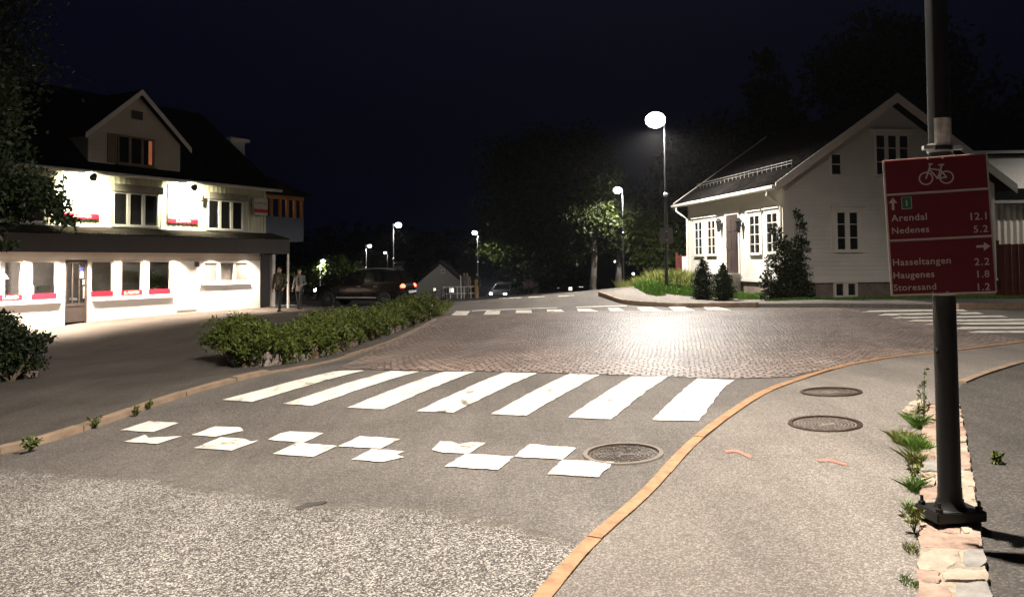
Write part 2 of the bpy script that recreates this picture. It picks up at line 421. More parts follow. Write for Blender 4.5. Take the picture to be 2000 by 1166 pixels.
# asphalt everywhere between the houses, then the pieces that differ
edge_pts = [Vector((-34, -8, 0)), Vector((20, -8, 0)), Vector((22, 20, 0)), Vector((12, 22.6, 0)), Vector((7.6, 23.4, 0)), Vector((5, 28, 0)), Vector((4.2, 34, 0)), Vector((3.4, 40, 0)),
            Vector((4, 60, 0)), Vector((6, 110, 0)), Vector((-3, 110, 0)), Vector((-5, 60, 0)), Vector((-5.5, 47, 0)), Vector((-26, 50, 0)), Vector((-40, 36, 0))]
struct(drape([edge_pts], -.006, .5, 'road', M_road))
fore_edge = [(-520, 1010), (-160, 925), (0, 884), (60, 870), (140, 846), (250, 809), (345, 776), (440, 749), (520, 730), (600, 716), (700, 690), (780, 660), (850, 624)]
FE = GP(fore_edge)
fore_poly = [p.copy() for p in FE] + [Vector((-4.6, 33, 0)), Vector((-9, 36, 0)), Vector((-30, 30, 0)), Vector((-30, 4.0, 0)), Vector((-9, 4.0, 0))]
struct(drape([rough_edge(fore_poly, .4, .015)], -.001, .5, 'forecourt', M_fore))
co = GP([(0, 908), (100, 922), (300, 932), (420, 955), (560, 968), (620, 985), (820, 985), (1000, 1020), (1110, 1052)])
kerb_px = [(1000, 1240), (1060, 1166), (1152, 1060), (1260, 965), (1348, 870), (1424, 810), (1492, 767), (1558, 742), (1650, 714), (1740, 698), (1830, 688), (1910, 679), (2010, 666), (2150, 655)]
KB = [G(x, y) for x, y in kerb_px]
coarse_poly = rough_edge(co, .10, .03, False) + [KB[2] + Vector((-.06, 0, 0)), KB[1] + Vector((-.07, 0, 0)), KB[0] + Vector((-.08, 0, 0)), Vector((.2, -3, 0)), Vector((-9, -3, 0)), Vector((-9, 5.2, 0))]
crs = struct(drape([coarse_poly], -.002, .25, 'coarse_road_patch', M_coarse))
att = crs.data.attributes.new('seam', 'FLOAT', 'POINT'); sv = []
for v in crs.data.vertices:
    p = Vector((v.co.x, v.co.y)); best = 9
    for a, b in zip(co, co[1:]):
        a2 = a.xy; d = b.xy - a2; tt = min(1, max(0, (p - a2).dot(d) / d.length_squared)); best = min(best, (p - a2 - d * tt).length)
    sv.append(min(1, best / .6))
att.data.foreach_set('value', sv)
pt = GP([(575, 991), (600, 981), (640, 978), (628, 985), (606, 989), (585, 996)]); struct(drape([rough_edge(pt, .03, .008)], .002, .5, 'tar_patch', simple('tar', (.055, .048, .041), .6, vary=.3)))
cob = GP([(655, 722), (860, 724), (1050, 727), (1240, 733), (1440, 739), (1540, 736)]) + [KB[8] + Vector((0, .06, 0)), KB[9] + Vector((0, .06, 0)), KB[10] + Vector((0, .06, 0)), KB[11], KB[12]] + \
    GP([(1900, 645), (1790, 622), (1690, 607), (1620, 601), (1560, 602), (1440, 606), (1300, 606), (1140, 607), (1000, 612), (872, 617), (800, 648), (735, 680)])
struct(drape([cob], .003, .5, 'cobbled_crossing', M_cobble))
# right-hand pavement inside the flush kerb, and the drive beyond the low wall
pv = [p + Vector((.05, 0, 0)) for p in KB] + [Vector((14, 13.5, 0)), Vector((14, 8.7, 0))] + GP([(2000, 706), (1880, 745), (1840, 775), (1862, 1000), (1880, 1166)]) + [Vector((1.9, -3, 0)), Vector((.4, -3, 0))]
struct(drape([pv], -.002, .5, 'pavement', M_pave))
dv = GP([(1880, 748), (2000, 709)]) + [Vector((14, 8.6, 0)), Vector((14, -3, 0)), Vector((2.1, -3, 0))] + GP([(1900, 1166), (1870, 1000), (1850, 800)])
struct(drape([dv], .002, .5, 'driveway', M_drive))

def ribbon(pts, wid, z0, z1, seg, gap, mat, name, jitter=.006):
    """kerb stones along a line: one mesh, a joint between stones"""
    mb = MB(); L = [0]
    for a, b in zip(pts, pts[1:]): L.append(L[-1] + (Vector(b[:2]) - Vector(a[:2])).length)
    def at(s):
        s = min(max(s, 0), L[-1] - 1e-4); i = max(k for k in range(len(L)) if L[k] <= s); i = min(i, len(pts) - 2)
        t = (s - L[i]) / (L[i + 1] - L[i]); p = Vector(pts[i][:2]).lerp(Vector(pts[i + 1][:2]), t)
        a = Vector(pts[max(i - 1, 0)][:2]); b2 = Vector(pts[min(i + 2, len(pts) - 1)][:2])
        d = (b2 - a).normalized(); return p, Vector((-d.y, d.x))
    s = 0
    while s < L[-1] - .05:
        e = min(s + seg * random.uniform(.8, 1.15), L[-1]); k = 5; rows = []
        jz = random.gauss(0, jitter)
        for i in range(k + 1):
            p, nn = at(s + (e - s - gap) * i / k); ww = wid * random.uniform(.92, 1.05) / 2
            h = H(p.x, p.y); rows.append([(p + nn * ww, h + z0), (p + nn * ww * .97, h + z1 + jz), (p - nn * ww * .97, h + z1 + jz), (p - nn * ww, h + z0)])
        vs = [(q.x, q.y, z) for r in rows for q, z in r]
        fs = [(i * 4 + j, i * 4 + (j + 1) % 4, (i + 1) * 4 + (j + 1) % 4, (i + 1) * 4 + j) for i in range(k) for j in range(4)] + [(3, 2, 1, 0), (k * 4, k * 4 + 1, k * 4 + 2, k * 4 + 3)]
        mb.add(vs, fs); s = e
    return struct(mb.build(name, mat))
def smooth_line(pts, n=6):
    out = []
    for i in range(len(pts) - 1):
        p0, p1, p2, p3 = pts[max(i - 1, 0)], pts[i], pts[i + 1], pts[min(i + 2, len(pts) - 1)]
        for k in range(n):
            t = k / n
            out.append(.5 * ((2 * p1) + (p2 - p0) * t + (2 * p0 - 5 * p1 + 4 * p2 - p3) * t * t + (3 * p1 - p0 - 3 * p2 + p3) * t ** 3))
    return out + [pts[-1]]
ribbon(smooth_line([Vector(p) for p in KB[:-1]]), .098, -.08, .012, 1.25, .007, M_kerb, 'kerb', .003)
ribbon(smooth_line([Vector(p) for p in FE[:9]]), .13, -.08, .055, 1.0, .02, M_kerb_far, 'kerb_forecourt', .012)
ribbon(smooth_line([Vector(p) for p in FE[8:]]), .12, -.08, .02, 1.0, .02, M_kerb_far, 'kerb_planter', .008)
ribbon(smooth_line([Vector(p) for p in GP([(1878, 748), (1935, 726), (2000, 707), (2080, 690)])]), .10, -.08, .02, .9, .012, M_kerb_far, 'kerb_driveway')
# raised pavement on the far right of the street, and beside the house
kf = GP([(1172, 577), (1190, 583), (1210, 590), (1228, 594), (1260, 597), (1320, 599), (1400, 600), (1480, 600)])
fp = [Vector(p) for p in kf] + [Vector(p) for p in GP([(1560, 600), (1660, 600), (1760, 601)])] + [Vector((16.5, 21.2, 0)), Vector((17, 24.2, 0))] + GP([(1760, 590), (1640, 592), (1520, 592), (1450, 590), (1400, 587), (1340, 580), (1290, 573), (1255, 570), (1225, 569)])
struct(drape([fp], .10, .5, 'pavement_far', M_pave, skirt=.14))
ribbon(smooth_line(kf), .14, -.05, .125, 1.0, .012, M_kerb_far, 'kerb_far')
ribbon(smooth_line([Vector(p) for p in GP([(1870, 603), (1930, 603), (2000, 602)])] + [Vector((16.5, 21.1, 0))]), .16, -.05, .14, 1.0, .012, M_kerb_far, 'kerb_corner')

# ------------------------------------------------------------------ painted markings
c3, c4, c2 = ((200, 700), 3.0303), ((800, 700), 3.0303), ((420, 560), 3.886)
near_zebra = [GP([(710, 245), (1400, 72), (1555, 72), (885, 258)], *c3), GP([(1070, 268), (1710, 75), (1875, 78), (1240, 280)], *c3),
              GP([(1003, 917), (1745, 645), (1975, 645), (1275, 930)], *c2), GP([(42, 312), (565, 82), (755, 88), (262, 320)], *c4),
              GP([(482, 330), (950, 90), (1125, 98), (690, 340)], *c4), GP([(940, 350), (1315, 107), (1528, 107), (1195, 360)], *c4),
              GP([(1435, 365), (1705, 118), (1925, 128), (1865, 170), (1745, 330), (1710, 370)], *c4)]
struct(drape([rough_edge(p, .10, .006) for p in near_zebra], .0035, .5, 'zebra_crossing', M_paint))
checks = [GP(p, *c3) for p in ([(105, 425), (275, 371), (450, 383), (300, 436)], [(525, 453), (668, 403), (815, 408), (833, 428), (668, 463)],
          [(980, 480), (1050, 445), (1110, 432), (1310, 443), (1190, 498), (1015, 485)], [(1395, 520), (1525, 460), (1765, 477), (1645, 533)],
          [(128, 492), (215, 465), (250, 452), (270, 470), (470, 460), (325, 506)], [(540, 530), (700, 467), (840, 475), (880, 492), (925, 485), (765, 545)],
          [(1008, 565), (1150, 500), (1388, 518), (1245, 583)], [(1472, 600), (1595, 535), (1790, 550), (1740, 570), (1785, 585), (1660, 613)])] + \
         [GP(p, *c4) for p in ([(130, 540), (180, 492), (250, 492), (290, 508), (360, 497), (450, 500), (350, 562), (190, 556)], [(622, 580), (712, 508), (985, 530), (905, 598)],
          [(208, 640), (328, 565), (618, 580), (520, 660)], [(818, 685), (905, 600), (1210, 612), (1120, 703)])]
struct(drape([rough_edge(p, .08, .006) for p in checks], .0035, .5, 'speed_table_marking', M_paint))
c5 = ((840, 540), 3.125)
far_z = [[(128, 238), (160, 212), (245, 212), (222, 240)], [(325, 235), (345, 210), (430, 210), (422, 233)], [(522, 225), (525, 207), (618, 207), (622, 225)],
         [(715, 217), (712, 203), (800, 203), (822, 217)], [(905, 214), (895, 198), (980, 198), (1030, 214)], [(1100, 211), (1085, 195), (1150, 193), (1190, 211)],
         [(1290, 211), (1262, 190), (1350, 188), (1425, 211)], [(1490, 210), (1455, 186), (1550, 186), (1622, 209)], [(1690, 206), (1665, 187), (1755, 187), (1840, 207)],
         [(255, 209), (560, 197), (775, 190), (775, 193), (560, 201), (255, 213)], [(890, 186), (1200, 178), (1200, 182), (890, 190)],
         [(420, 134), (560, 129), (560, 132), (420, 137)], [(600, 127), (700, 123), (700, 126), (600, 131)], [(780, 120), (880, 116), (880, 119), (780, 124)]]
struct(drape([GP(p, *c5) for p in far_z], .007, .5, 'zebra_crossing_far', M_paint))
c6 = ((1400, 560), 3.3333)
side_z = [[(940, 168), (1000, 157), (1600, 149), (1640, 161)], [(1040, 190), (1100, 177), (1700, 167), (1740, 180)], [(1140, 209), (1185, 198), (1850, 188), (1900, 200)],
          [(1240, 228), (1300, 215), (2010, 210), (2040, 224)], [(1350, 248), (1420, 235), (2060, 230), (2080, 247)], [(1540, 277), (1600, 262), (2120, 260), (2130, 275)],
          [(1640, 301), (1690, 288), (2160, 286), (2170, 302)]]
struct(drape([GP(p, *c6) for p in side_z], .007, .5, 'zebra_crossing_side', M_paint))
M_spray = simple('pink_spray_paint', (.36, .15, .105), .7, vary=.3, scale=20)
struct(drape([GP([(1415, 879), (1440, 878), (1468, 890), (1467, 896), (1438, 883), (1418, 884)]), GP([(1595, 897), (1620, 896), (1655, 906), (1653, 910), (1620, 901), (1600, 902)])], .003, .5, 'spray_mark', M_spray))

# ------------------------------------------------------------------ manhole covers
M_iron = simple('cast_iron', (.048, .029, .018), .45, metal=.2, vary=.35, scale=25, bump=.4)
def manhole(x, y, r, label):
    c = G(x, y); t = thing('manhole_cover', label, 'manhole cover', (c.x, c.y, c.z), 'iron manhole covers')
    gx = (H(c.x + .3, c.y) - H(c.x - .3, c.y)) / .6; gy = (H(c.x, c.y + .3) - H(c.x, c.y - .3)) / .6
    n = Vector((-gx, -gy, 1)).normalized(); M = Vector((0, 0, 1)).rotation_difference(n).to_matrix()
    fr = MB(); fr.lathe([(r * .97, -.03), (r * .97, .008), (r * 1.09, .008), (r * 1.13, -.03)], 40, c, M); fr.build('frame', simple('worn_concrete_ring', (.17, .145, .12), .9, vary=.2, scale=15) if r > .3 else M_iron, t)
    lid = MB(); lid.lathe([(0.001, -.012), (r * .955, -.012)], 40, c, M)
    for k in range(9):                                   # raised rings and bars
        rr = r * (.12 + .1 * k)
        for a0 in np.arange(0, 2 * math.pi, math.pi / 6):
            if rr < r * .3 and int(a0 * 10) % 3 == 0: continue
            vs = []
            for q in range(4):
                a = a0 + (math.pi / 6 - .07) * q / 3 + k * .13
                for (ra, z) in ((rr, -.012), (rr, -.002), (rr + r * .055, -.002), (rr + r * .055, -.012)):
                    vs.append(c + M @ Vector((ra * math.cos(a), ra * math.sin(a), z)))
            lid.add(vs, [(i * 4 + j, i * 4 + (j + 1) % 4, i * 4 + 4 + (j + 1) % 4, i * 4 + 4 + j) for i in range(3) for j in range(4)] + [(0, 1, 2, 3), (12, 15, 14, 13)])
    lid.build('lid', M_iron, t)
manhole(1217, 885, .31, 'iron manhole cover with ringed pattern beside the white squares in the road')
manhole(1623, 765, .295, 'rusty manhole cover on the pavement, the one farther up near the cobbles')
manhole(1611, 827, .295, 'rusty manhole cover on the pavement, the nearer one below the other pavement cover')

# ------------------------------------------------------------------ street lamps
M_lens_big = emit('lamp_lens_bright', (1.0, .95, .88), 22)
M_lens = emit('lamp_lens', (.95, .97, 1.0), 15)
M_lens_s = emit('lamp_lens_distant', (.95, .98, 1.0), 10)
M_pole = simple('galvanised_pole', (.42, .42, .42), .5, metal=.3, vary=.12)
def lamp_post(head_px, post_x, Y, label, power, lens, side=-1, size=1.0, base=None, radius=.05, group='lit street lamps along the road', dark=False):
    top = P(post_x, head_px[1] - 3, Y); hd = P(head_px[0], head_px[1], Y)
    b = Vector((top.x, top.y, H(top.x, top.y)))
    if base: q = P(base[0], base[1], Y); b = Vector((q.x, q.y, min(q.z, H(q.x, q.y))))
    t = thing('street_lamp', label, 'street lamp', b, group)
    h = top.z - b.z; mid = b.lerp(top, .55)
    mb = MB(); mb.tube([b, mid], [radius * 1.25, radius * 1.15], 12); mb.tube([mid, top], [radius * .8, radius * .7], 12); mb.build('pole', M_black if dark else M_pole, t, True)
    cl = MB(); cl.lathe([(radius * 1.2, -.06), (radius * 1.7, -.04), (radius * 1.7, .03), (radius * .8, .08)], 12, mid); cl.build('collar', M_steel, t, True)
    ft = MB(); ft.lathe([(radius * 3, -.05), (radius * 3, .02), (radius * 1.6, .05), (radius * 1.3, .3)], 12, b); ft.build('base', M_black, t, True)
    am = MB(); am.tube([top, top.lerp(hd, .6) + Vector((0, 0, .03))], radius * .6, 8)
    am.build('arm', M_pole, t, True)
    hm = MB(); hm.ell(hd + Vector((0, 0, .18 * size)), (.09 * size, .09 * size, .045 * size), 16, 8); ho = hm.build('lamp_head', M_pole, t, True)
    lm = MB(); lm.ell(hd, (.24 * size, .22 * size, .19 * size), 18, 12); lo = lm.build('lens', lens, ho, True)  # lens made oversized: its glowing shape stands in for the lamp's glare
    l = bpy.data.lights.new('lamp_light', 'SPOT'); l.energy = power; l.spot_size = R(168); l.spot_blend = .4; l.shadow_soft_size = .12; l.color = (1, .94, .86)
    ob = bpy.data.objects.new('lamp_light', l); COL.objects.link(ob); ob.parent = t; ob.location = hd + Vector((0, 0, -.22 * size)) - b
    return t
lamp_post((1280, 235), 1298, 28.3, 'tall street lamp with the brightest glare, standing beside the white house on the right', 6800, M_lens_big, size=1.5, base=(1302, 560), dark=True)
lamp_post((1206, 372), 1216, 52, 'lit street lamp among the trees left of the white gabled house', 1900, M_lens, size=1.15, base=(1219, 560))
lamp_post((927, 455), 933, 80, 'lit street lamp behind the white railing, left of the big dark tree', 900, M_lens_s, size=1.1)
lamp_post((778, 440), 768, 70, 'lit street lamp rising just above the rear of the parked car', 1100, M_lens_s, size=1.25)
lamp_post((722, 481), 715, 108, 'distant lit street lamp above the roof of the parked car', 1500, M_lens_s, size=1.15)
lamp_post((752, 494), 757, 140, 'faint smallest street lamp between two brighter lamps behind the car', 500, M_lens_s)
lamp_post((631, 510), 625, 75, 'short lit street lamp right of the two walking people', 700, M_lens_s, size=.8)
lamp_post((2330, 190), 2352, 26.5, 'street lamp on the corner beyond the right edge, lighting the pale shed and side crossing', 1200, M_lens, size=1.2)
# ------------------------------------------------------------------ flat frames: walls and signs are drawn in their own plane
class Plane:
    def __init__(s, o, u, n, v=(0, 0, 1)): s.o = Vector(o); s.u = Vector(u).normalized(); s.n = Vector(n).normalized(); s.v = Vector(v).normalized()
    def pt(s, a, z, off=0.0): return s.o + s.u * a + s.v * z + s.n * off
    def at(s, x, y, off=0.0):
        d = ray(x, y); t = (s.o + s.n * off - EYE).dot(s.n) / d.dot(s.n); q = EYE + d * t - s.o
        return q.dot(s.u), q.dot(s.v)
    def box(s, mb, u0, u1, z0, z1, o0, o1):
        p = s.pt
        return mb.hexa([p(u0, z0, o0), p(u1, z0, o0), p(u1, z1, o0), p(u0, z1, o0), p(u0, z0, o1), p(u1, z0, o1), p(u1, z1, o1), p(u0, z1, o1)])
    def poly(s, mb, pts, o0, o1):
        k = len(pts); vs = [s.pt(a, z, o0) for a, z in pts] + [s.pt(a, z, o1) for a, z in pts]
        return mb.add(vs, [tuple(range(k))[::-1], tuple(range(k, 2 * k))] + [(i, (i + 1) % k, k + (i + 1) % k, k + i) for i in range(k)])
def text_mesh(mb, pl, txt, size, a, z, off, align='LEFT', space=1.0, wx=1.0, shear=0.0, bold=0.0):
    cu = bpy.data.curves.new('lettering', 'FONT'); cu.body = txt; cu.size = size; cu.align_x = align; cu.space_character = space; cu.shear = shear
    cu.offset = bold; cu.resolution_u = 3
    ob = bpy.data.objects.new('lettering', cu); COL.objects.link(ob)
    me = bpy.data.meshes.new_from_object(ob.evaluated_get(bpy.context.evaluated_depsgraph_get()))
    mb.add([pl.pt(a + v.co.x * wx, z + v.co.y, off) for v in me.vertices], [tuple(p.vertices) for p in me.polygons])
    bpy.data.objects.remove(ob); bpy.data.curves.remove(cu); bpy.data.meshes.remove(me)
    return mb

# ------------------------------------------------------------------ the lamp post that carries the cycle-route sign
WALL_Z = .03
pb = P(1856, 1000, 4.75)
pole_base = Vector((pb.x, pb.y, pb.z))
pole_top_dir = (P(1822, 0, 4.72) - P(1850, 985, 4.75))
pole_top = pole_base + pole_top_dir.normalized() * 8.2
t = thing('street_lamp', 'black lamp post on the low stone wall carrying the red cycle sign', 'street lamp', pole_base, 'lit street lamps along the road')
mb = MB(); mb.tube([pole_base + Vector((0, 0, .02)), pole_base.lerp(pole_top, .02), pole_base.lerp(pole_top, .42), pole_top], [.067, .064, .060, .045], 20)
mb.build('pole', M_black, t, True)
mb = MB(); mb.lathe([(.094, .0), (.080, .02), (.068, .055), (.066, .12)], 20, pole_base + Vector((0, 0, .03))); mb.build('flange', M_black, t, True)
mb = MB(); mb.box(pole_base + Vector((0, 0, .0)), (.155, .11, .03), .12); mb.build('base_plate', M_black, t, bevel=.006)
for sx, sy in ((-1, -1), (1, -1), (-1, 1), (1, 1)):
    c = pole_base + Matrix.Rotation(.12, 3, 'Z') @ Vector((sx * .125, sy * .08, .028))
    mb = MB(); mb.tube([c, c + Vector((0, 0, .055))], .010, 8); mb.lathe([(.022, 0), (.022, .022), (.012, .024)], 6, c); mb.build('anchor_bolt', M_black, t)
pdir = (pole_top - pole_base).normalized()
pnt = lambda y: pole_base + pdir * ((EYE.z + (512 - y) / FPX * 4.75 - pole_base.z) / pdir.z)
mb = MB(); q0, q1 = pnt(240), pnt(292); ring = []
for i in range(9):
    an = R(215 + i * 14); e = Vector((math.cos(an), math.sin(an), 0)) * .0635; ring += [q0 + e, q1 + e]
mb.add(ring, [(2 * i, 2 * i + 2, 2 * i + 3, 2 * i + 1) for i in range(8)]); mb.build('notice_sticker', simple('worn_paper', (.55, .52, .48), .7, vary=.35, scale=18), t)
mb = MB(); mb.lathe([(.004, 0), (.018, 0), (.018, .012), (.001, .014)], 10, pnt(690) + Vector((-.062, -.02, 0)), Matrix.Rotation(R(-90), 3, 'Y')); mb.build('rivet', M_black, t)
LAMP = Vector((1.05, 6.1, pole_top.z + .15))
mb = MB(); mb.tube([pole_top, pole_top.lerp(LAMP, .4) + Vector((0, 0, .35)), LAMP + Vector((.25, -.2, .1))], [.045, .038, .032], 10); mb.build('arm', M_black, t, True)
mb = MB(); mb.ell(LAMP + Vector((0, 0, .08)), (.38, .2, .08), 16, 8); hd = mb.build('lamp_head', M_pole, t, True)
mb = MB(); mb.ell(LAMP + Vector((0, 0, .0)), (.3, .16, .07), 16, 8); mb.build('lens', M_lens, hd, True)
l = bpy.data.lights.new('lamp_light', 'SPOT'); l.energy = 10300; l.spot_size = R(170); l.spot_blend = .5; l.shadow_soft_size = .1; l.color = (1, .91, .81)
ob = bpy.data.objects.new('lamp_light', l); COL.objects.link(ob); ob.parent = t; ob.location = LAMP + Vector((0, 0, -.12)) - pole_base

# ------------------------------------------------------------------ the sign
YAW = R(16)
sg = Plane(P(1838, 440, 4.60), (math.cos(YAW), -math.sin(YAW), 0), (-math.sin(YAW), -math.cos(YAW), 0))
def s3(x, y): a, z = sg.at(x, y); return sg.pt(a, z)
tl, tr, bl, br_ = s3(1727, 313), s3(1932, 298), s3(1737, 579), s3(1945, 572)
u = ((tr - tl) + (br_ - bl)).normalized(); v = ((tl - bl) + (tr - br_)); v = (v - u * v.dot(u)).normalized()
sg = Plane((tl + tr + bl + br_) / 4, u, u.cross(v), v)
SW = ((tr - tl).length + (br_ - bl).length) / 4; SH = ((tl - bl).length + (tr - br_).length) / 4
M_sred = simple('sign_red', (.155, .005, .016), .55, vary=.08, scale=3)
M_swhite = simple('sign_white', (.62, .53, .48), .55, vary=.05)
M_sgreen = simple('sign_green', (.03, .16, .07), .45, vary=.1)
t = thing('cycle_route_sign', 'red cycle route sign with white bicycle and place distances on the black post', 'road sign', sg.o)
mb = MB(); sg.box(mb, -SW, SW, -SH, SH, -.012, 0); mb.build('back_plate', [M_swhite], t, bevel=.004)
def sp(x, y): return sg.at(x, y)
rows = [(sp(1830, 306)[1], sp(1830, 374)[1]), (sp(1832, 377)[1], sp(1834, 465)[1]), (sp(1835, 468)[1], sp(1842, 574)[1])]
bw = .011
for i, (zt, zb) in enumerate(rows):
    zt = SH - bw if i == 0 else zt - .003; zb = -SH + bw if i == 2 else zb + .003
    mb = MB(); sg.box(mb, -SW + bw, SW - bw, zb, zt, .001, .0035); mb.build('panel', M_sred, t)
OF = .0055
def word(txt, x, y, cap, align='LEFT', space=1.08):
    a, z = sp(x, y); mb = MB(); text_mesh(mb, sg, txt, cap / FPX * 4.6 / .70, a, z, OF, align, space, 1.0, bold=.0005); return mb.build('lettering', M_swhite, t)
word('Arendal', 1741, 433, 13.2); word('12.1', 1931, 428, 13.6, 'RIGHT', 1.05)
word('Nedenes', 1741, 457, 12.4); word('5.2', 1930, 453, 13.2, 'RIGHT', 1.15)
word('Hasseltangen', 1743, 519, 12.8); word('2.2', 1933, 517, 13.6, 'RIGHT', 1.15)
word('Haugenes', 1744, 544, 12.4); word('1.8', 1933, 541, 13.2, 'RIGHT', 1.1)
word('Storesand', 1745, 568, 12.4); word('1.2', 1934, 566, 13.2, 'RIGHT', 1.1)
def strip(mb, p, q, wd, off=OF):
    p = Vector(p); q = Vector(q); d = (q - p); d.normalize(); n = Vector((-d.y, d.x)) * wd / 2; p = p - d * wd * .25; q = q + d * wd * .25
    mb.add([sg.pt(*(p + n), off), sg.pt(*(p - n), off), sg.pt(*(q - n), off), sg.pt(*(q + n), off)], [(0, 1, 2, 3)])
def S2(x, y): return Vector(sp(1700 + x / 3.643, 280 + y / 3.643))
mb = MB(); wd = .0072                                        # the bicycle
wl, wr = S2(394, 252), S2(540, 243)
for c in (wl, wr):
    rad = .0385; vs = []
    for k in range(28):
        a = 2 * math.pi * k / 28
        for rr in (rad, rad - wd): vs.append(sg.pt(c.x + rr * math.cos(a), c.y + rr * math.sin(a), OF))
    mb.add(vs, [(2 * k, 2 * k + 1, (2 * k + 3) % 56, (2 * k + 2) % 56) for k in range(28)])
for a, b in (((394, 252), (424, 158)), ((424, 158), (414, 148)), ((414, 150), (440, 148)), ((416, 182), (496, 192)), ((420, 192), (478, 250)), ((478, 250), (506, 158)), ((478, 250), (540, 243)),
             ((540, 243), (500, 195)), ((484, 156), (520, 152)), ((470, 250), (486, 250))):
    strip(mb, S2(*a), S2(*b), wd * 1.1, OF + .0002 * random.random())
mb.build('bicycle_symbol', M_swhite, t)
mb = MB(); strip(mb, S2(161, 472), S2(158, 415), .0135)
mb.add([sg.pt(*S2(129, 428), OF + .0004), sg.pt(*S2(189, 425), OF + .0004), sg.pt(*S2(158, 386), OF + .0004)], [(0, 1, 2)]); mb.build('arrow', M_swhite, t)
mb = MB(); strip(mb, S2(756, 735), S2(812, 732), .0135)
mb.add([sg.pt(*S2(805, 703), OF + .0004), sg.pt(*S2(805, 766), OF + .0004), sg.pt(*S2(852, 731), OF + .0004)], [(0, 1, 2)]); mb.build('arrow', M_swhite, t)
a, z = S2(256, 425)
mb = MB(); sg.box(mb, a - .0275, a + .0275, z - .036, z + .036, .0038, .006); pq = mb.build('route_number_plate', simple('plate_edge', (.45, .55, .45), .5), t)
mb = MB(); sg.box(mb, a - .0235, a + .0235, z - .032, z + .032, .0062, .0078); mb.build('plate_face', M_sgreen, pq)
mb = MB(); text_mesh(mb, sg, '1', .052, a, z - .019, .0095, 'CENTER', bold=.0008); mb.build('numeral', M_swhite, pq)
for y in (303, 574):                                        # clamps round the post
    mb = MB(); c = pnt(y - 6 if y < 400 else y)
    for dz in (-.02, .02): mb.lathe([(.062, -.006), (.070, -.006), (.070, .006), (.062, .006)], 16, c + Vector((0, 0, dz)))
    for sx in (-1, 1): mb.box(c + Vector((sx * .085, -.03, 0)), (.03, .03, .012), -YAW)
    mb.build('clamp', M_steel, t)
for x, y in ((1812, 311), (1841, 309), (1822, 571), (1850, 570)):
    mb = MB(); aa, zz = sp(x, y); mb.lathe([(.006, 0), (.005, .003), (.001, .004)], 8, sg.pt(aa, zz, .003), Vector((0, 0, 1)).rotation_difference(sg.n).to_matrix()); mb.build('screw', M_steel, t)

# ------------------------------------------------------------------ low stone wall under the post
M_stone = [simple('wall_stone_pink', (.30, .205, .155), .85, vary=.4, scale=11, bump=1.0), simple('wall_stone_grey', (.22, .205, .185), .85, vary=.3, scale=8, bump=.9),
           simple('wall_stone_cream', (.33, .275, .21), .85, vary=.3, scale=7, bump=.9), simple('mortar', (.30, .25, .19), .95, vary=.3, scale=20, bump=.8)]
lw = [G(x, y, WALL_Z) for x, y in ((1772, 1290), (1788, 1166), (1795, 1000), (1797, 900), (1799, 830), (1800, 790))]
rw = [G(x, y, WALL_Z) for x, y in ((1975, 1290), (1938, 1166), (1916, 1010), (1900, 920), (1889, 850), (1876, 790))]
def along(pl, s):
    Ls = [0]
    for a, b in zip(pl, pl[1:]): Ls.append(Ls[-1] + (b - a).length)
    s *= Ls[-1]
    for i in range(len(pl) - 1):
        if s <= Ls[i + 1] + 1e-6: return pl[i].lerp(pl[i + 1], (s - Ls[i]) / (Ls[i + 1] - Ls[i]))
    return pl[-1]
mb = MB(); mb.cur = 3; mid = [(a + b) / 2 for a, b in zip(lw, rw)]
n = 40
for i in range(n):
    a0, a1, b0, b1 = along(lw, i / n), along(lw, (i + 1) / n), along(rw, i / n), along(rw, (i + 1) / n)
    lo = Vector((0, 0, -.25)); dn = Vector((0, 0, .0))
    sh = lambda p, q: p + (q - p) * .04
    p = [sh(a0, b0), sh(b0, a0), sh(b1, a1), sh(a1, b1)]
    mb.add([q + lo for q in p] + [q + dn for q in p], [(4, 5, 6, 7), (0, 4, 7, 3), (1, 2, 6, 5)])
s = 0.0
total = sum((b - a).length for a, b in zip(mid, mid[1:]))
def stone(mb, c4, h):
    """an irregular flat stone from four corner points"""
    o = sum(c4, Vector()) / 4; k = 12; top = []; low = []; mid_ = []
    for j in range(k):
        f = j / k * 4; i = int(f); p = c4[i].lerp(c4[(i + 1) % 4], f - i)
        rr = .95 + random.gauss(0, .05) - (.10 if abs(f - round(f)) < .05 else 0)
        q = o + (p - o) * rr; mid_.append(q + Vector((0, 0, h - .008 + random.gauss(0, .003)))); top.append(o + (q - o) * .93 + Vector((random.gauss(0, .004), random.gauss(0, .004), h + random.gauss(0, .006)))); low.append(q + Vector((0, 0, -.14)))
    vs = top + mid_ + low + [o + Vector((0, 0, h + .004 + random.gauss(0, .004)))]
    fs = [(j, (j + 1) % k, 3 * k) for j in range(k)] + [(k + j, k + (j + 1) % k, (j + 1) % k, j) for j in range(k)] + [(2 * k + j, 2 * k + (j + 1) % k, k + (j + 1) % k, k + j) for j in range(k)]
    mb.add(vs, fs)
while s < 1:
    e = min(1, s + random.uniform(.13, .30) / total)
    cuts = [0] + sorted(random.choice(([.5], [.35], [.65], [.3, .68], [], [.42])))+ [1]
    for c0, c1 in zip(cuts, cuts[1:]):
        j = lambda: random.uniform(-.045, .045) / total
        q = lambda ss, cc: along(lw, min(max(ss, 0), 1)).lerp(along(rw, min(max(ss, 0), 1)), cc)
        mb.cur = random.choice((0, 0, 0, 1, 2, 2)); sk = j()
        stone(mb, [q(s + j(), c0), q(s + sk, c1), q(e + sk, c1), q(e + j(), c0)], random.uniform(.002, .014))
    s = e
wall = mb.build('stone_wall', M_stone, None, True)
tag(wall, 'low wall of pink and grey stones running under the black lamp post', 'stone wall')
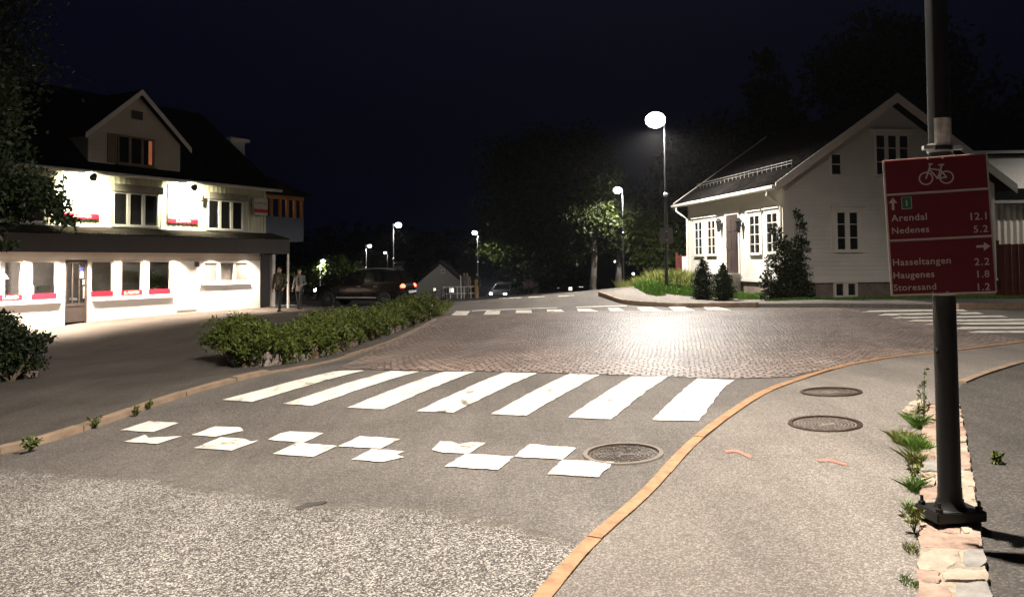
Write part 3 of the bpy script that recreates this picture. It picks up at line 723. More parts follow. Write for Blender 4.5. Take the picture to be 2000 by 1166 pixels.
for (x, y, r) in ((1795, 800, .10), (1778, 808, .07)):
    c = G(x, y); mb = MB(); mb.ell(c + Vector((0, 0, r * .3)), (r, r * .8, r * .7), 9, 6)
    mb.v = [tuple(Vector(q) + Vector([random.gauss(0, r * .09) for _ in range(3)])) for q in mb.v]
    tag(mb.build('loose_stone', M_stone[2], None, False), 'larger loose pale stone at the far end of the low wall' if r > .08 else 'smaller loose pale stone beside the weeds at the far end of the wall', 'stone')
# ------------------------------------------------------------------ windows shared by the houses
def window(parent, pl, u0, u1, z0, z1, cols, rows, off=0.0, fw=.06, mat=None, pane=None, proud=.05, name='window', mull=.05, sill=True):
    mb = MB(); mat = mat or M_trim
    for a, b, c, d in ((u0, u0 + fw, z0, z1), (u1 - fw, u1, z0, z1), (u0 + fw, u1 - fw, z1 - fw, z1), (u0 + fw, u1 - fw, z0, z0 + fw)): pl.box(mb, a, b, c, d, off + .001, off + proud)
    for c in range(1, cols):
        x = u0 + (u1 - u0) * c / cols; pl.box(mb, x - mull / 2, x + mull / 2, z0 + fw, z1 - fw, off + .001, off + proud - .004)
    ww = (u1 - u0) / cols
    for r in range(1, rows):
        z = z0 + (z1 - z0) * r / rows
        for c in range(cols): pl.box(mb, u0 + ww * c + (fw if c == 0 else mull / 2), u0 + ww * (c + 1) - (fw if c == cols - 1 else mull / 2), z - .013, z + .013, off + .001, off + proud - .014)
    w_ = mb.build(name, mat, parent)
    for c in range(cols):
        a = u0 + ww * c + (fw if c == 0 else mull / 2) ; b = u0 + ww * (c + 1) - (fw if c == cols - 1 else mull / 2)
        mb = MB(); mb.add([pl.pt(a, z0 + fw, off + .012), pl.pt(b, z0 + fw, off + .012), pl.pt(b, z1 - fw, off + .012), pl.pt(a, z1 - fw, off + .012)], [(0, 1, 2, 3)])
        mb.build('pane', pane or M_pane, w_)
    if sill:
        mb = MB(); pl.box(mb, u0 - .06, u1 + .06, z0 - .045, z0 - .003, off + .001, off + proud + .05); mb.build('sill', mat, w_)
    return w_

# ------------------------------------------------------------------ the shop on the left
A = P(150, 560, 26.5); A.z = 0
FD = Vector((.485, .874, 0)).normalized(); FN = Vector((FD.y, -FD.x, 0))
sh = Plane(A, FD, FN)
def su(x, y=560, off=0.0): return sh.at(x, y, off)[0]
def sz(x, y, off=0.0): return sh.at(x, y, off)[1]
shop = thing('shop', 'white two-storey shop with floodlit upper boards and bright display windows', 'shop building', A)
UC = su(508); UL = -9.0
z_can = sz(300, 494); z_top = sz(300, 449); z_eave = sz(300, 351)
D = 5.0                                                  # depth of the building behind its front
M_wallw = simple('shop_white_render', (.74, .70, .66), .6, vary=.05, scale=2, bump=.05)
M_inside = simple('shop_interior', (.34, .30, .255), .9, vary=.35, scale=1.5)
# ground-floor openings: (u0, u1, z0, z1)
def rect(x0, x1, y0, y1): 
    return su(x0, (y0 + y1) / 2), su(x1, (y0 + y1) / 2), sz((x0 + x1) / 2, y1), sz((x0 + x1) / 2, y0)
opens = [rect(-60, -10, 509, 592), rect(-2, 45, 509, 588), rect(62, 112, 509, 584), rect(178, 222, 509, 580), rect(237, 279, 510, 578), rect(291, 334, 510, 576)]
zb_, zt_ = sum(o[2] for o in opens) / len(opens), sum(o[3] for o in opens) / len(opens)
opens = [(a, b, zb_, zt_) for a, b, _, _ in opens]
door = rect(127, 172, 506, 630); du0, du1, dz0, dz1 = door
dz1 = zt_ + .03
w3 = rect(397, 486, 511, 551)
mb = MB(); ZB = -1.6
cuts = sorted(opens + [(du0, du1, ZB, dz1), w3]); prev = UL
for a, b, c, d in cuts:
    sh.box(mb, prev, a, ZB, z_can + .25, -.18, 0); prev = b
    if c > ZB: sh.box(mb, a, b, ZB, c, -.18, 0)
    sh.box(mb, a, b, d, z_can + .25, -.18, 0)
sh.box(mb, prev, UC, ZB, z_can + .25, -.18, 0)
sh.box(mb, UC - .18, UC, ZB, z_can + .25, -D, -.182)       # return wall at the far corner
mb.build('ground_floor_wall', M_wallw, shop)
mb = MB()
sh.box(mb, UL, UC - .2, ZB, z_can + .3, -1.9, -1.75); mb.build('back_room_wall', M_inside, shop)
mb = MB(); sh.box(mb, UL, UC - .2, z_can + .0, z_can + .1, -1.74, -.19); mb.build('shop_ceiling', M_inside, shop)
mb = MB(); sh.box(mb, UL, du0 - .1, zb_ - .1, zb_ - .02, -1.2, -.19); sh.box(mb, du1 + .1, UC - 3, zb_ - .1, zb_ - .02, -1.2, -.19); mb.build('display_shelf', M_white, shop)
M_letter = simple('cream_lettering', (.82, .70, .55), .5)
for i, (a, b, c, d) in enumerate(opens):
    fw = .05; mb = MB()
    for q in ((a, a + fw, c, d), (b - fw, b, c, d), (a + fw, b - fw, d - fw, d), (a + fw, b - fw, c, c + fw)): sh.box(mb, *q, -.12, -.04)
    w_ = mb.build('display_window', M_white, shop)
    mb = MB(); mb.add([sh.pt(a + fw, c + fw, -.08), sh.pt(b - fw, c + fw, -.08), sh.pt(b - fw, d - fw, -.08), sh.pt(a + fw, d - fw, -.08)], [(0, 1, 2, 3)]); mb.build('pane', M_glass, w_)
    mb = MB(); sh.box(mb, a + .01, b - .01, c + .03, c + .20, -.038, -.03); bd = mb.build('red_band', M_red, w_)
    if i in (1, 4):
        mb = MB(); text_mesh(mb, sh, 'EL-PROFFEN', .15, (a + b) / 2, c + .065, -.026, 'CENTER', 1.0, .98 * (b - a) / 1.15, .2, .002); mb.build('lettering', M_letter, bd)
for a, b in ((UL, du0 - .12), (du1 + .12, opens[-1][1] + .1)):
    mb = MB(); sh.box(mb, a, b, zb_ - .12, zb_ - .045, .002, .07); mb.build('sill_board', M_white, shop)
mb = MB(); sh.box(mb, UL, UC, zt_ + .04, zt_ + .16, .002, .035); mb.build('lintel_board', M_white, shop)
# glazed door
mb = MB()
zb0 = dz0 + .02
sh.box(mb, du0, du0 + .09, zb0, dz1, -.12, -.05); sh.box(mb, du1 - .09, du1, zb0, dz1, -.12, -.05); sh.box(mb, du0 + .09, du1 - .09, dz1 - .12, dz1, -.12, -.05)
zk = zb0 + .62
sh.box(mb, du0 + .09, du1 - .09, zb0, zk - .1, -.12, -.05); sh.box(mb, du0 + .09, du1 - .09, zk - .1, zk, -.12, -.04)
for f in (.36, .66): sh.box(mb, du0 + (du1 - du0) * f - .02, du0 + (du1 - du0) * f + .02, zk, dz1 - .12, -.11, -.055)
dr = mb.build('door', simple('dark_grey_door', (.055, .045, .042), .4, vary=.15), shop)
mb = MB(); mb.add([sh.pt(du0 + .09, zk, -.085), sh.pt(du1 - .09, zk, -.085), sh.pt(du1 - .09, dz1 - .12, -.085), sh.pt(du0 + .09, dz1 - .12, -.085)], [(0, 1, 2, 3)]); mb.build('pane', M_glass, dr)
mb = MB(); sh.box(mb, du1 - .16, du1 - .12, zk + .15, zk + .55, -.04, .0); mb.build('handle', M_steel, dr)
a = du0 + (du1 - du0) * .78
mb = MB(); sh.box(mb, a - .06, a + .06, zk + .84, zk + 1.05, -.082, -.078); sh.box(mb, a + .04, a + .15, zk + .62, zk + .78, -.082, -.078); mb.build('door_notice', simple('paper_notice', (.75, .74, .72), .6), dr)
mb = MB(); sh.box(mb, a - .06, a + .06, zk + 1.06, zk + 1.2, -.082, -.078); mb.build('door_sticker', simple('blue_sticker', (.04, .05, .28), .5), dr)
# white garage panel, intercom, three-light window
a0, a1 = su(345, 560), su(384, 560)
mb = MB(); sh.box(mb, a0, a1, sz(365, 605), zt_ + .02, .002, .022); mb.build('service_door', M_white, shop)
a0 = su(382.5, 516); mb = MB(); sh.box(mb, a0 - .09, a0 + .09, sz(382, 521), sz(382, 511), .002, .09); mb.build('meter_box', M_greywall, shop)
a, b, c, d = w3
mb = MB(); fw = .06
for q in ((a, a + fw, c, d), (b - fw, b, c, d), (a + fw, b - fw, d - fw, d), (a + fw, b - fw, c, c + fw)): sh.box(mb, *q, -.10, .012)
for k in (1, 2): x = a + (b - a) * k / 3; sh.box(mb, x - .07, x + .07, c + fw, d - fw, -.10, .01)
w_ = mb.build('window', M_white, shop)
M_frost = simple('net_curtain_pane', (.14, .13, .12), .35, vary=.5, scale=1.3)
for k in range(3):
    x0 = a + (b - a) * k / 3 + .07; x1 = a + (b - a) * (k + 1) / 3 - .07
    mb = MB(); mb.add([sh.pt(x0, c + fw, -.06), sh.pt(x1, c + fw, -.06), sh.pt(x1, d - fw, -.06), sh.pt(x0, d - fw, -.06)], [(0, 1, 2, 3)]); mb.build('pane', M_frost, w_)
mb = MB(); sh.box(mb, a - .1, b + .1, c - .10, c - .03, .002, .08); mb.build('sill', M_white, w_)
# canopy: fascia, soffit, corrugated lean-to roof
CO = 1.05
UE = sh.at(525, 494, CO)[0]; UF = sh.at(566, 480, CO)[0]
zf0 = sh.at(300, 494, CO)[1]; zf1 = sh.at(300, 462, CO)[1]
mb = MB(); sh.box(mb, UL, UF, zf0, zf1, CO - .06, CO); sh.box(mb, UF - .06, UF, zf0, zf1, -.4, CO - .062); mb.build('fascia', M_greywall, shop)
mb = MB(); sh.box(mb, UL, UE, zf0 + .10, zf0 + .13, .002, CO - .062); mb.build('soffit', simple('soffit_boards', (.70, .66, .62), .6, vary=.05), shop)
M_corr = simple('corrugated_sheet', (.035, .031, .023), .55, vary=.3, scale=3)
mb = MB(); k = int((UF - UL) / .0325); vs = []
for i in range(k + 1):
    uu = UL + i * .0325; hh = .03 * math.sin(i * math.pi / 2)
    vs += [sh.pt(uu, zf1 + .035 + hh, CO + .05), sh.pt(uu, z_top + .02 + hh, -.02)]
mb.add(vs, [(2 * i, 2 * i + 1, 2 * i + 3, 2 * i + 2) for i in range(k)]); mb.build('canopy_roof', M_corr, shop)
# soffit downlights (lit in the photograph)
M_down = emit('downlight_lens', (1, .86, .72), 60)
for px in (-40, 12, 62, 118, 165, 250, 300, 352, 430, 494):
    uu = su(px, 494, .5); c = sh.pt(uu, zf0 + .097, .5)
    mb = MB(); mb.lathe([(.001, .002), (.055, .002), (.07, -.01), (.07, .002)], 12, c); dl = mb.build('downlight', M_white, shop)
    mb = MB(); mb.lathe([(.001, -.004), (.05, -.004)], 12, c); mb.build('lens', M_down, dl)
    l = bpy.data.lights.new('downlight_beam', 'SPOT'); l.energy = 1250 if px > 300 or px < 200 else 900; l.spot_size = R(118); l.spot_blend = .9; l.shadow_soft_size = .05; l.color = (1, .80, .62)
    ob = bpy.data.objects.new('downlight_beam', l); COL.objects.link(ob); ob.parent = dl; ob.location = c + Vector((0, 0, -.02)) - A
# upper storey: boards and battens
UU = su(518, 400)
mb = MB(); sh.box(mb, UL, UU, z_can + .251, z_eave + .05, -.18, 0)
x = UL
while x < UU - .05:
    sh.box(mb, x, x + .05, z_top + .06, z_eave - .02, .001, .028); x += .21
sh.box(mb, UU - .12, UU + .01, z_top, z_eave, .001, .034)
sh.box(mb, UU - .18, UU, z_can + .251, z_eave + .05, -D, -.182)
mb.build('upper_wall', M_cream, shop)
mb = MB(); sh.box(mb, UL, UU, z_top + .02, z_top + .075, .001, .06); mb.build('base_board', M_white, shop)
for i, (x0, x1, y0, y1) in enumerate(((-6, 86, 352, 432), (218, 306, 376, 444), (403, 472, 388, 450))):
    a, b, c, d = rect(x0, x1, y0, y1)
    c = z_top + .10; d = c + 1.18
    window(shop, sh, a, b, c, d, 3 if i else 2, 1, .03, .05, M_white, M_pane, .07, mull=.12)
    mb = MB(); sh.box(mb, a - .06, b + .12, d + .01, d + .27, .03, .24); mb.build('awning_box', simple('grey_awning_box', (.30, .27, .22), .6), shop)
    for q in (a - .09, b + .07): mb = MB(); mb.tube([sh.pt(q, c, .12), sh.pt(q, d + .05, .12)], .012, 6); mb.build('awning_rail', M_steel, shop)
# main roof, hipped at the far end
EO = .55; ridge_u = su(392, 268, -3.8); zr = sh.at(200, 186, -3.8)[1]; UH = UU + .35
def roof_mb():
    mb = MB(); e0, e1 = z_eave + .02, zr
    p = [sh.pt(UL - 1, e0, EO), sh.pt(UH, e0, EO), sh.pt(ridge_u, e1, -3.8), sh.pt(UL - 1, e1, -3.8), sh.pt(UH, e0, -8.0), sh.pt(UL - 1, e0, -8.0)]
    q = [v - Vector((0, 0, .09)) for v in p]
    mb.add(p, [(0, 1, 2, 3), (1, 4, 2), (3, 2, 4, 5), (0, 3, 5)]); mb.add(q, [(3, 2, 1, 0), (2, 4, 1), (5, 4, 2, 3), (5, 3, 0)])
    mb.add([p[0], p[1], q[1], q[0]], [(0, 1, 2, 3)]); mb.add([p[1], p[4], q[4], q[1]], [(0, 1, 2, 3)])
    return mb
rf = roof_mb().build('roof', M_tile, shop)
mb = MB(); mb.tube([sh.pt(UL - 1, z_eave - .02, EO + .06), sh.pt(UH, z_eave - .02, EO + .06)], .06, 8); mb.build('gutter', M_white, shop)
mb = MB(); sh.box(mb, UL, UH, z_eave - .03, z_eave - .005, .04, EO); mb.build('eave_soffit', M_white, shop)
cu = su(456, 285, -2.5); cz = sh.at(456, 273, -2.5)[1]
mb = MB(); sh.box(mb, cu - .38, cu + .38, z_eave + .6, cz - .12, -2.8, -2.2); sh.box(mb, cu - .55, cu + .55, cz - .12, cz + .02, -2.95, -2.05); mb.build('chimney', M_wallw, rf)
# gabled dormer
GO = .12
g = lambda x, y: sh.at(x, y, GO)
ga, gz = g(270, 183); gl = g(157, 262); gr = g(364, 300); bl_ = g(157, 330); br2 = g(346, 330)
zl = (gl[1] + gr[1]) / 2
half = (gr[0] - gl[0]) / 2; ga = (gr[0] + gl[0]) / 2 ; wl_ = half - .28
slope = (gz - zl) / half
mb = MB(); sh.poly(mb, [(ga - wl_, z_eave + .06), (ga + wl_, z_eave + .06), (ga + wl_, zl + (half - wl_) * slope - .05), (ga, gz - .06), (ga - wl_, zl + (half - wl_) * slope - .05)], -3.6, GO)
dm = mb.build('dormer', siding('dormer_boards', (.62, .56, .46), .15), shop)
mb = MB()
for sgn in (-1, 1):
    p = [(ga, gz), (ga + sgn * half, zl), (ga + sgn * half, zl + .1), (ga, gz + .1)]
    sh.poly(mb, p, -3.6, GO + .28)
mb.build('dormer_roof', M_tile, dm)
for sgn in (-1, 1):
    mb = MB(); p = [(ga, gz - .09), (ga + sgn * half, zl - .09), (ga + sgn * half, zl + .105), (ga, gz + .105)]
    sh.poly(mb, p, GO + .281, GO + .305); mb.build('bargeboard', M_white, dm)
a0, z0 = g(219, 311); a1, z1 = g(300, 248)
z0 = z_eave + .42; z1 = z0 + 1.02
a0 = g(228, 290)[0]; a1 = g(300, 290)[0]
wd_ = window(dm, sh, a0, a1, z0, z1, 3, 1, GO, .06, simple('brown_frame', (.25, .16, .10), .6), M_pane, .06, mull=.1)
M_lit = emit('lit_curtain', (1.0, .24, .05), .22)
xx = a0 + (a1 - a0) * .86; mb = MB(); mb.add([sh.pt(xx - .02, z0 + .08, GO + .02), sh.pt(xx + .13, z0 + .08, GO + .02), sh.pt(xx + .13, z1 - .08, GO + .02), sh.pt(xx - .02, z1 - .08, GO + .02)], [(0, 1, 2, 3)]); mb.build('lit_curtain', M_lit, wd_)
mb = MB(); sh.box(mb, a0 - .36, a0 - .05, z0, z1, GO + .002, GO + .04); mb.build('shutter', simple('brown_shutter', (.20, .13, .09), .7), dm)
mb = MB(); c = g(258, 208); sh.box(mb, ga - .22, ga + .22, gz - .95, gz - .65, GO + .002, GO + .02); mb.build('gable_vent', M_dark, dm)
# balcony wing at the far end
bwU0, bwU1 = UC + .002, su(566, 560, -.5)
mb = MB(); sh.box(mb, UC + .01, bwU1, ZB, zf0 - .005, -D, -1.6); mb.build('wing_wall', M_greywall, shop)
wbox = sh.at(535, 560, -.6)
mb = MB(); sh.box(mb, wbox[0] - .08, wbox[0] + .08, ZB, zf0 - .01, -.75, -.6); mb.build('wing_column', M_white, shop)
mb = MB(); c0 = sh.at(565, 500, CO - .1)[0]; mb.tube([sh.pt(c0 - .05, ZB, CO - .12), sh.pt(c0 - .05, zf0, CO - .12)], .05, 8); mb.build('downpipe', M_white, shop)
bO = -.25
b0 = sh.at(507, 440, bO)[0]; b1 = sh.at(593, 440, bO)[0]; bz0 = sh.at(550, 466, bO)[1]; bz1 = sh.at(550, 424, bO)[1]; bz2 = sh.at(550, 389, bO)[1]
mb = MB(); sh.box(mb, UU + .011, b1, bz0, bz1, bO - .1, bO); sh.box(mb, b1 - .1, b1, bz0, bz1, -4.0, bO - .101); sh.box(mb, UU + .011, b1, bz0 - .12, bz0 - .002, -4.0, bO - .02); mb.build('balcony', M_blue, shop)
M_orw = simple('orange_wood', (.42, .20, .05), .6)
for f in (.25, .45, .62, .8, .97):
    mb = MB(); q = UU + (b1 - UU) * f; sh.box(mb, q - .06, q + .06, bz1 + .001, bz2, bO - .11, bO - .01); mb.build('balcony_post', M_orw, shop)
mb = MB(); sh.box(mb, UU + .02, b1 + .02, bz2, bz2 + .16, bO - .12, bO + .01)
mb.build('balcony_beam', M_orw, shop)
mb = MB(); sh.poly(mb, [(UU - .2, bz2 + .9), (b1 + .3, bz2 + .161), (b1 + .3, bz2 + .26), (UU - .2, bz2 + 1.0)], -4, bO + .2); mb.build('balcony_roof', M_tile, shop)
l = bpy.data.lights.new('balcony_light', 'POINT'); l.energy = 6; l.color = (1, .5, .18); l.shadow_soft_size = .1
ob = bpy.data.objects.new('balcony_light', l); COL.objects.link(ob); ob.parent = shop; ob.location = sh.pt((UU + b1) / 2, bz2 - .1, bO - .7) - A

# ---- things fixed to or standing in the shop
def board(x0, x1, y0, y1, label):
    a, b, c, d = rect(x0, x1, y0, y1); c = z_top + .28; d = z_eave - .12
    t = thing('billboard', label, 'billboard', sh.pt(a, c, .1), 'white boards on the shop front')
    mb = MB(); sh.box(mb, a, b, c, d, .03, .10); mb.build('panel', simple('board_white', (.85, .84, .80), .5, vary=.03), t)
    mb = MB(); sh.box(mb, a, b, c, c + .17, .101, .108); bd = mb.build('red_strip', M_red, t)
    mb = MB(); text_mesh(mb, sh, 'EL-PROFFEN', .13, (a + b) / 2, c + .04, .111, 'CENTER', 1.0, .9, .2, .002); mb.build('lettering', M_letter, bd)
    for k in range(7):
        mb = MB(); q = a + (b - a) * (k + .5) / 7; mb.tube([sh.pt(q, c - .06, .07), sh.pt(q, c, .07)], .014, 8); mb.build('fixing_peg', M_black, t)
    return a, b, c, d
B1 = board(122, 190, 328, 424, 'floodlit white board with red strip, partly behind the tree branch')
B2 = board(325, 383, 348, 434, 'floodlit white board with red strip between the two upper windows')
for (a, b, c, d), px, py, lb in ((B1, 183, 346, 'black floodlight above the board next to the tree branch'), (B2, 380, 366, 'black floodlight above the board between the upper windows')):
    o = 1.15; uu, zz = sh.at(px, py, o); c0 = sh.pt(uu, zz, o)
    t = thing('floodlight', lb, 'floodlight', c0, 'floodlights over the shop boards')
    mb = MB(); mb.tube([sh.pt(uu, z_eave - .06, .3), sh.pt(uu, zz + .22, o), c0 + Vector((0, 0, .06))], .018, 6); mb.build('arm', M_black, t)
    aim = (sh.pt((a + b) / 2, (c + d) / 2 + .1, .1) - c0).normalized(); M = Vector((0, 0, 1)).rotation_difference(aim).to_matrix()
    mb = MB(); mb.lathe([(.03, -.16), (.07, -.12), (.12, .04), (.125, .07), (.11, .07), (.10, .02), (.001, .0)], 14, c0, M); mb.build('housing', M_black, t, True)
    mb = MB(); mb.lathe([(.001, .05), (.095, .05)], 14, c0, M); mb.build('lens', emit('flood_lens', (1, .97, .8), 8), t)
    l = bpy.data.lights.new('flood_beam', 'SPOT'); l.energy = 1300; l.spot_size = R(112); l.spot_blend = .8; l.shadow_soft_size = .05; l.color = (1, .93, .66)
    ob = bpy.data.objects.new('flood_beam', l); COL.objects.link(ob); ob.parent = t; ob.location = aim * .08
    ob.rotation_euler = aim.to_track_quat('-Z', 'Y').to_euler()
uu, zz = sh.at(393, 388, .35)
t = thing('security_camera', 'small white camera on the wall below the right floodlight', 'security camera', sh.pt(uu, zz, .35))
mb = MB(); mb.tube([sh.pt(uu - .05, zz + .1, .03), sh.pt(uu, zz + .08, .35)], .015, 6); mb.build('bracket', M_black, t)
mb = MB(); mb.box(sh.pt(uu, zz, .38), (.05, .06, .13), -.5, Matrix.Rotation(R(-20), 3, 'X')); mb.build('housing', M_greywall, t, bevel=.01)
o = .25; a0, z0 = sh.at(496, 420, o); a1, z1 = sh.at(523, 388, o)
t = thing('hanging_sign', 'small white and red box sign on the corner beside the balcony', 'sign', sh.pt(a0, z0, o))
mb = MB(); sh.box(mb, a0, a1, z0, z1, o - .12, o); mb.build('box', simple('sign_box_white', (.62, .58, .48), .5), t)
mb = MB(); sh.box(mb, a0, a1, z0 + (z1 - z0) * .15, z0 + (z1 - z0) * .35, o + .001, o + .006); mb.build('red_strip', M_red, t)
mb = MB(); sh.box(mb, a0 + .05, a0 + .12, (z0 + z1) / 2, (z0 + z1) / 2 + .06, .03, o - .121); mb.build('bracket', M_black, t)
mb = MB(); text_mesh(mb, sh, 'EL-PROFFEN', .15, (a0 + a1) / 2, z0 + (z1 - z0) * .62, o + .004, 'CENTER', 1.0, .8); mb.build('lettering', M_greywall, t)
# in the windows: pendant lamp, white appliance, potted plant
a, b, c, d = opens[1]
pc = sh.pt((a + b) / 2 - .1, c + .78, -.55)
t = thing('pendant_lamp', 'glowing pendant lamp hanging in the leftmost shop window', 'pendant lamp', pc)
mb = MB(); mb.tube([pc + Vector((0, 0, .25)), Vector((pc.x, pc.y, z_can))], .008, 6); mb.build('cord', M_white, t)
mb = MB(); mb.lathe([(.03, .26), (.05, .22), (.22, .05), (.30, -.1), (.29, -.1), (.2, .04), (.04, .2)], 20, pc); mb.build('lamp_shade', emit('lit_shade', (1, .92, .88), 3), t, True)
mb = MB(); mb.ell(pc + Vector((0, 0, -.02)), (.09, .09, .1), 12, 8); mb.build('bulb', emit('lit_bulb', (1, .93, .88), 30), t, True)
l = bpy.data.lights.new('pendant_light', 'POINT'); l.energy = 190; l.color = (1, .9, .88); l.shadow_soft_size = .1
ob = bpy.data.objects.new('pendant_light', l); COL.objects.link(ob); ob.parent = t; ob.location = (0, 0, -.25)
mb = MB(); sh.box(mb, a - .3, b + .1, c - .02, d + .1, -1.22, -1.19); tag(mb.build('display_screen', simple('white_backboard', (.75, .72, .72), .7), None), 'white display backboard behind the lamp in the leftmost shop window', 'display board')
a, b, c, d = opens[2]
a0, z0 = sh.at(66, 581, -.16); a1, z1 = sh.at(96, 557, -.16)
t = thing('appliance', 'square white appliance with a round front in the shop window left of the door', 'appliance', sh.pt(a0, c + .0, -.3))
mb = MB(); zc = max(z0, c + .05); sh.box(mb, a0, a1, c - .02, z1, -.6, -.16); mb.build('body', M_white, t, bevel=.01)
mb = MB(); sh.box(mb, a0 + (a1 - a0) * .2, a1 - .04, c + .12, z1 - .05, -.158, -.15); mb.build('front_panel', M_dark, t)
mb = MB(); mb.lathe([(.001, .012), (.19, .012), (.2, 0)], 24, sh.pt(a0 + (a1 - a0) * .6, (c + .12 + z1 - .05) / 2, -.148), Vector((0, 0, 1)).rotation_difference(FN).to_matrix()); mb.build('round_door', simple('pale_disc', (.7, .72, .62), .5), t)
# ------------------------------------------------------------------ the white house on the right
C0 = P(1534, 548, 25.4); HZ = C0.z                       # near corner, at the top of the foundation
E = Vector((-.159, .987, 0)).normalized(); Gd = Vector((E.y, -E.x, 0))
C0g = Vector((C0.x, C0.y, 0))
side = Plane(C0g, E, -Gd)                                # wall with the door, facing the street
gab = Plane(C0g, Gd, -E)                                 # gable wall, facing the camera
house = thing('white_house', 'white clapboard house with a gable, dark front door and stone foundation', 'house', Vector((C0.x, C0.y, H(C0.x, C0.y))))
LS = side.at(1345, 450)[0]                               # length of the street side
OG = .42; ax, az = gab.at(1752, 183, OG); az -= .27; WG = 2 * ax
ze = side.at(1450, 386)[1] + .26                               # eave height at the wall
slope = (az - ze) / ax
BZ = H(C0.x, C0.y) - .6
mb = MB()
mb.add([gab.pt(0, HZ, .0), gab.pt(WG, HZ), gab.pt(WG, ze), gab.pt(ax, az), gab.pt(0, ze)] + [p + E * LS for p in (gab.pt(0, HZ), gab.pt(WG, HZ), gab.pt(WG, ze), gab.pt(ax, az), gab.pt(0, ze))],
       [(0, 1, 2, 3, 4), (5, 9, 8, 7, 6), (0, 4, 9, 5), (1, 6, 7, 2)])
mb.build('wall', M_clap, house)
mb = MB(); f0 = gab.pt(.06, 0, -.06); 
mb.hexa([gab.pt(.05, BZ, -.05), gab.pt(WG - .05, BZ, -.05), gab.pt(WG - .05, HZ - .004, -.05), gab.pt(.05, HZ - .004, -.05)] + [p + E * (LS - .1) for p in (gab.pt(.05, BZ, -.05), gab.pt(WG - .05, BZ, -.05), gab.pt(WG - .05, HZ - .004, -.05), gab.pt(.05, HZ - .004, -.05))])
mb.build('foundation', M_found, house)
mb = MB(); gab.box(mb, -.03, WG + .03, HZ - .09, HZ - .0, .002, .045); side.box(mb, .0, LS, HZ - .09, HZ, .002, .045)
mb.build('base_board', M_trim, house)
mb = MB(); gab.box(mb, .0, .13, HZ + .002, ze - .02, .002, .03); side.box(mb, .001, .13, HZ + .002, ze - .02, .002, .03); side.box(mb, LS - .13, LS, HZ + .002, ze - .02, .002, .03); gab.box(mb, WG - .13, WG, HZ + .002, ze, .002, .03)
mb.build('corner_board', M_trim, house)
# roof, with overhangs; tiles run as real ribs on the street slope
OE, TH = .50, .14
def rp(sgn, s, e, dz=0):                                 # s metres sideways from the ridge, e along the ridge
    return gab.pt(ax + sgn * s, az + .10 - s * slope + dz) + E * e
smax = ax + OE
mb = MB()
for sgn in (-1, 1):
    n = int((LS + 2 * OG) / .1); k = 10; vs = []; fs = []
    for i in range(n + 1):
        e = -OG + (LS + 2 * OG) * i / n; hh = .022 * (1 if i % 3 == 0 else (-.3 if i % 3 == 1 else .2))
        for j in range(k + 1):
            vs.append(rp(sgn, smax * j / k, e, TH + hh))
    for i in range(n):
        for j in range(k): fs.append((i * (k + 1) + j, (i + 1) * (k + 1) + j, (i + 1) * (k + 1) + j + 1, i * (k + 1) + j + 1))
    mb.add(vs, fs)
    mb.hexa([rp(sgn, 0, -OG), rp(sgn, smax, -OG), rp(sgn, smax, LS + OG), rp(sgn, 0, LS + OG), rp(sgn, 0, -OG, TH - .04), rp(sgn, smax, -OG, TH - .04), rp(sgn, smax, LS + OG, TH - .04), rp(sgn, 0, LS + OG, TH - .04)])
roof = mb.build('roof', M_tile, house)
for sgn in (-1, 1):
    for e0, e1 in ((-OG - .04, -OG - .005), (LS + OG + .005, LS + OG + .04)):
        mb = MB(); mb.hexa([rp(sgn, 0, e0, -.12), rp(sgn, smax, e0, -.12), rp(sgn, smax, e1, -.12), rp(sgn, 0, e1, -.12), rp(sgn, 0, e0, TH + .04), rp(sgn, smax, e0, TH + .04), rp(sgn, smax, e1, TH + .04), rp(sgn, 0, e1, TH + .04)]); mb.build('bargeboard', M_trim, house)
mb = MB()
gp = lambda s: rp(-1, smax + .06, s, TH - .06)
mb.tube([gp(-OG + .02), gp(LS + OG - .02)], .065, 8)
gu = mb.build('gutter', M_trim, house)
for e in (.05, LS - .05):
    mb = MB(); g0 = gp(e); w0 = side.pt(e, ze - .75, .09); mb.tube([g0 - Vector((0, 0, .02)), g0 - Vector((0, 0, .22)), w0, side.pt(e, HZ - .5, .09), side.pt(e, BZ + .55, .09)], .042, 8)
    mb.build('downpipe', M_trim, house)
mb = MB(); tops = []
for i in range(24):
    e = .1 + (LS - .2) * i / 23; q = rp(-1, smax * .80, e, TH + .02); mb.tube([q, q + Vector((0, 0, .22)), q + Gd * .2 + Vector((0, 0, .10))], .012, 4); tops.append(q + Vector((0, 0, .2)))
mb.tube([tops[0], tops[-1]], .014, 5); mb.tube([tops[0] - Vector((0, 0, .09)), tops[-1] - Vector((0, 0, .09))], .012, 5)
mb.build('snow_guard', simple('snow_guard_steel', (.14, .13, .12), .5), roof)
mb = MB(); side.box(mb, -.3, LS + .3, ze - .22, ze - .19, .03, OE + .02); mb.build('eave_soffit', M_trim, house)
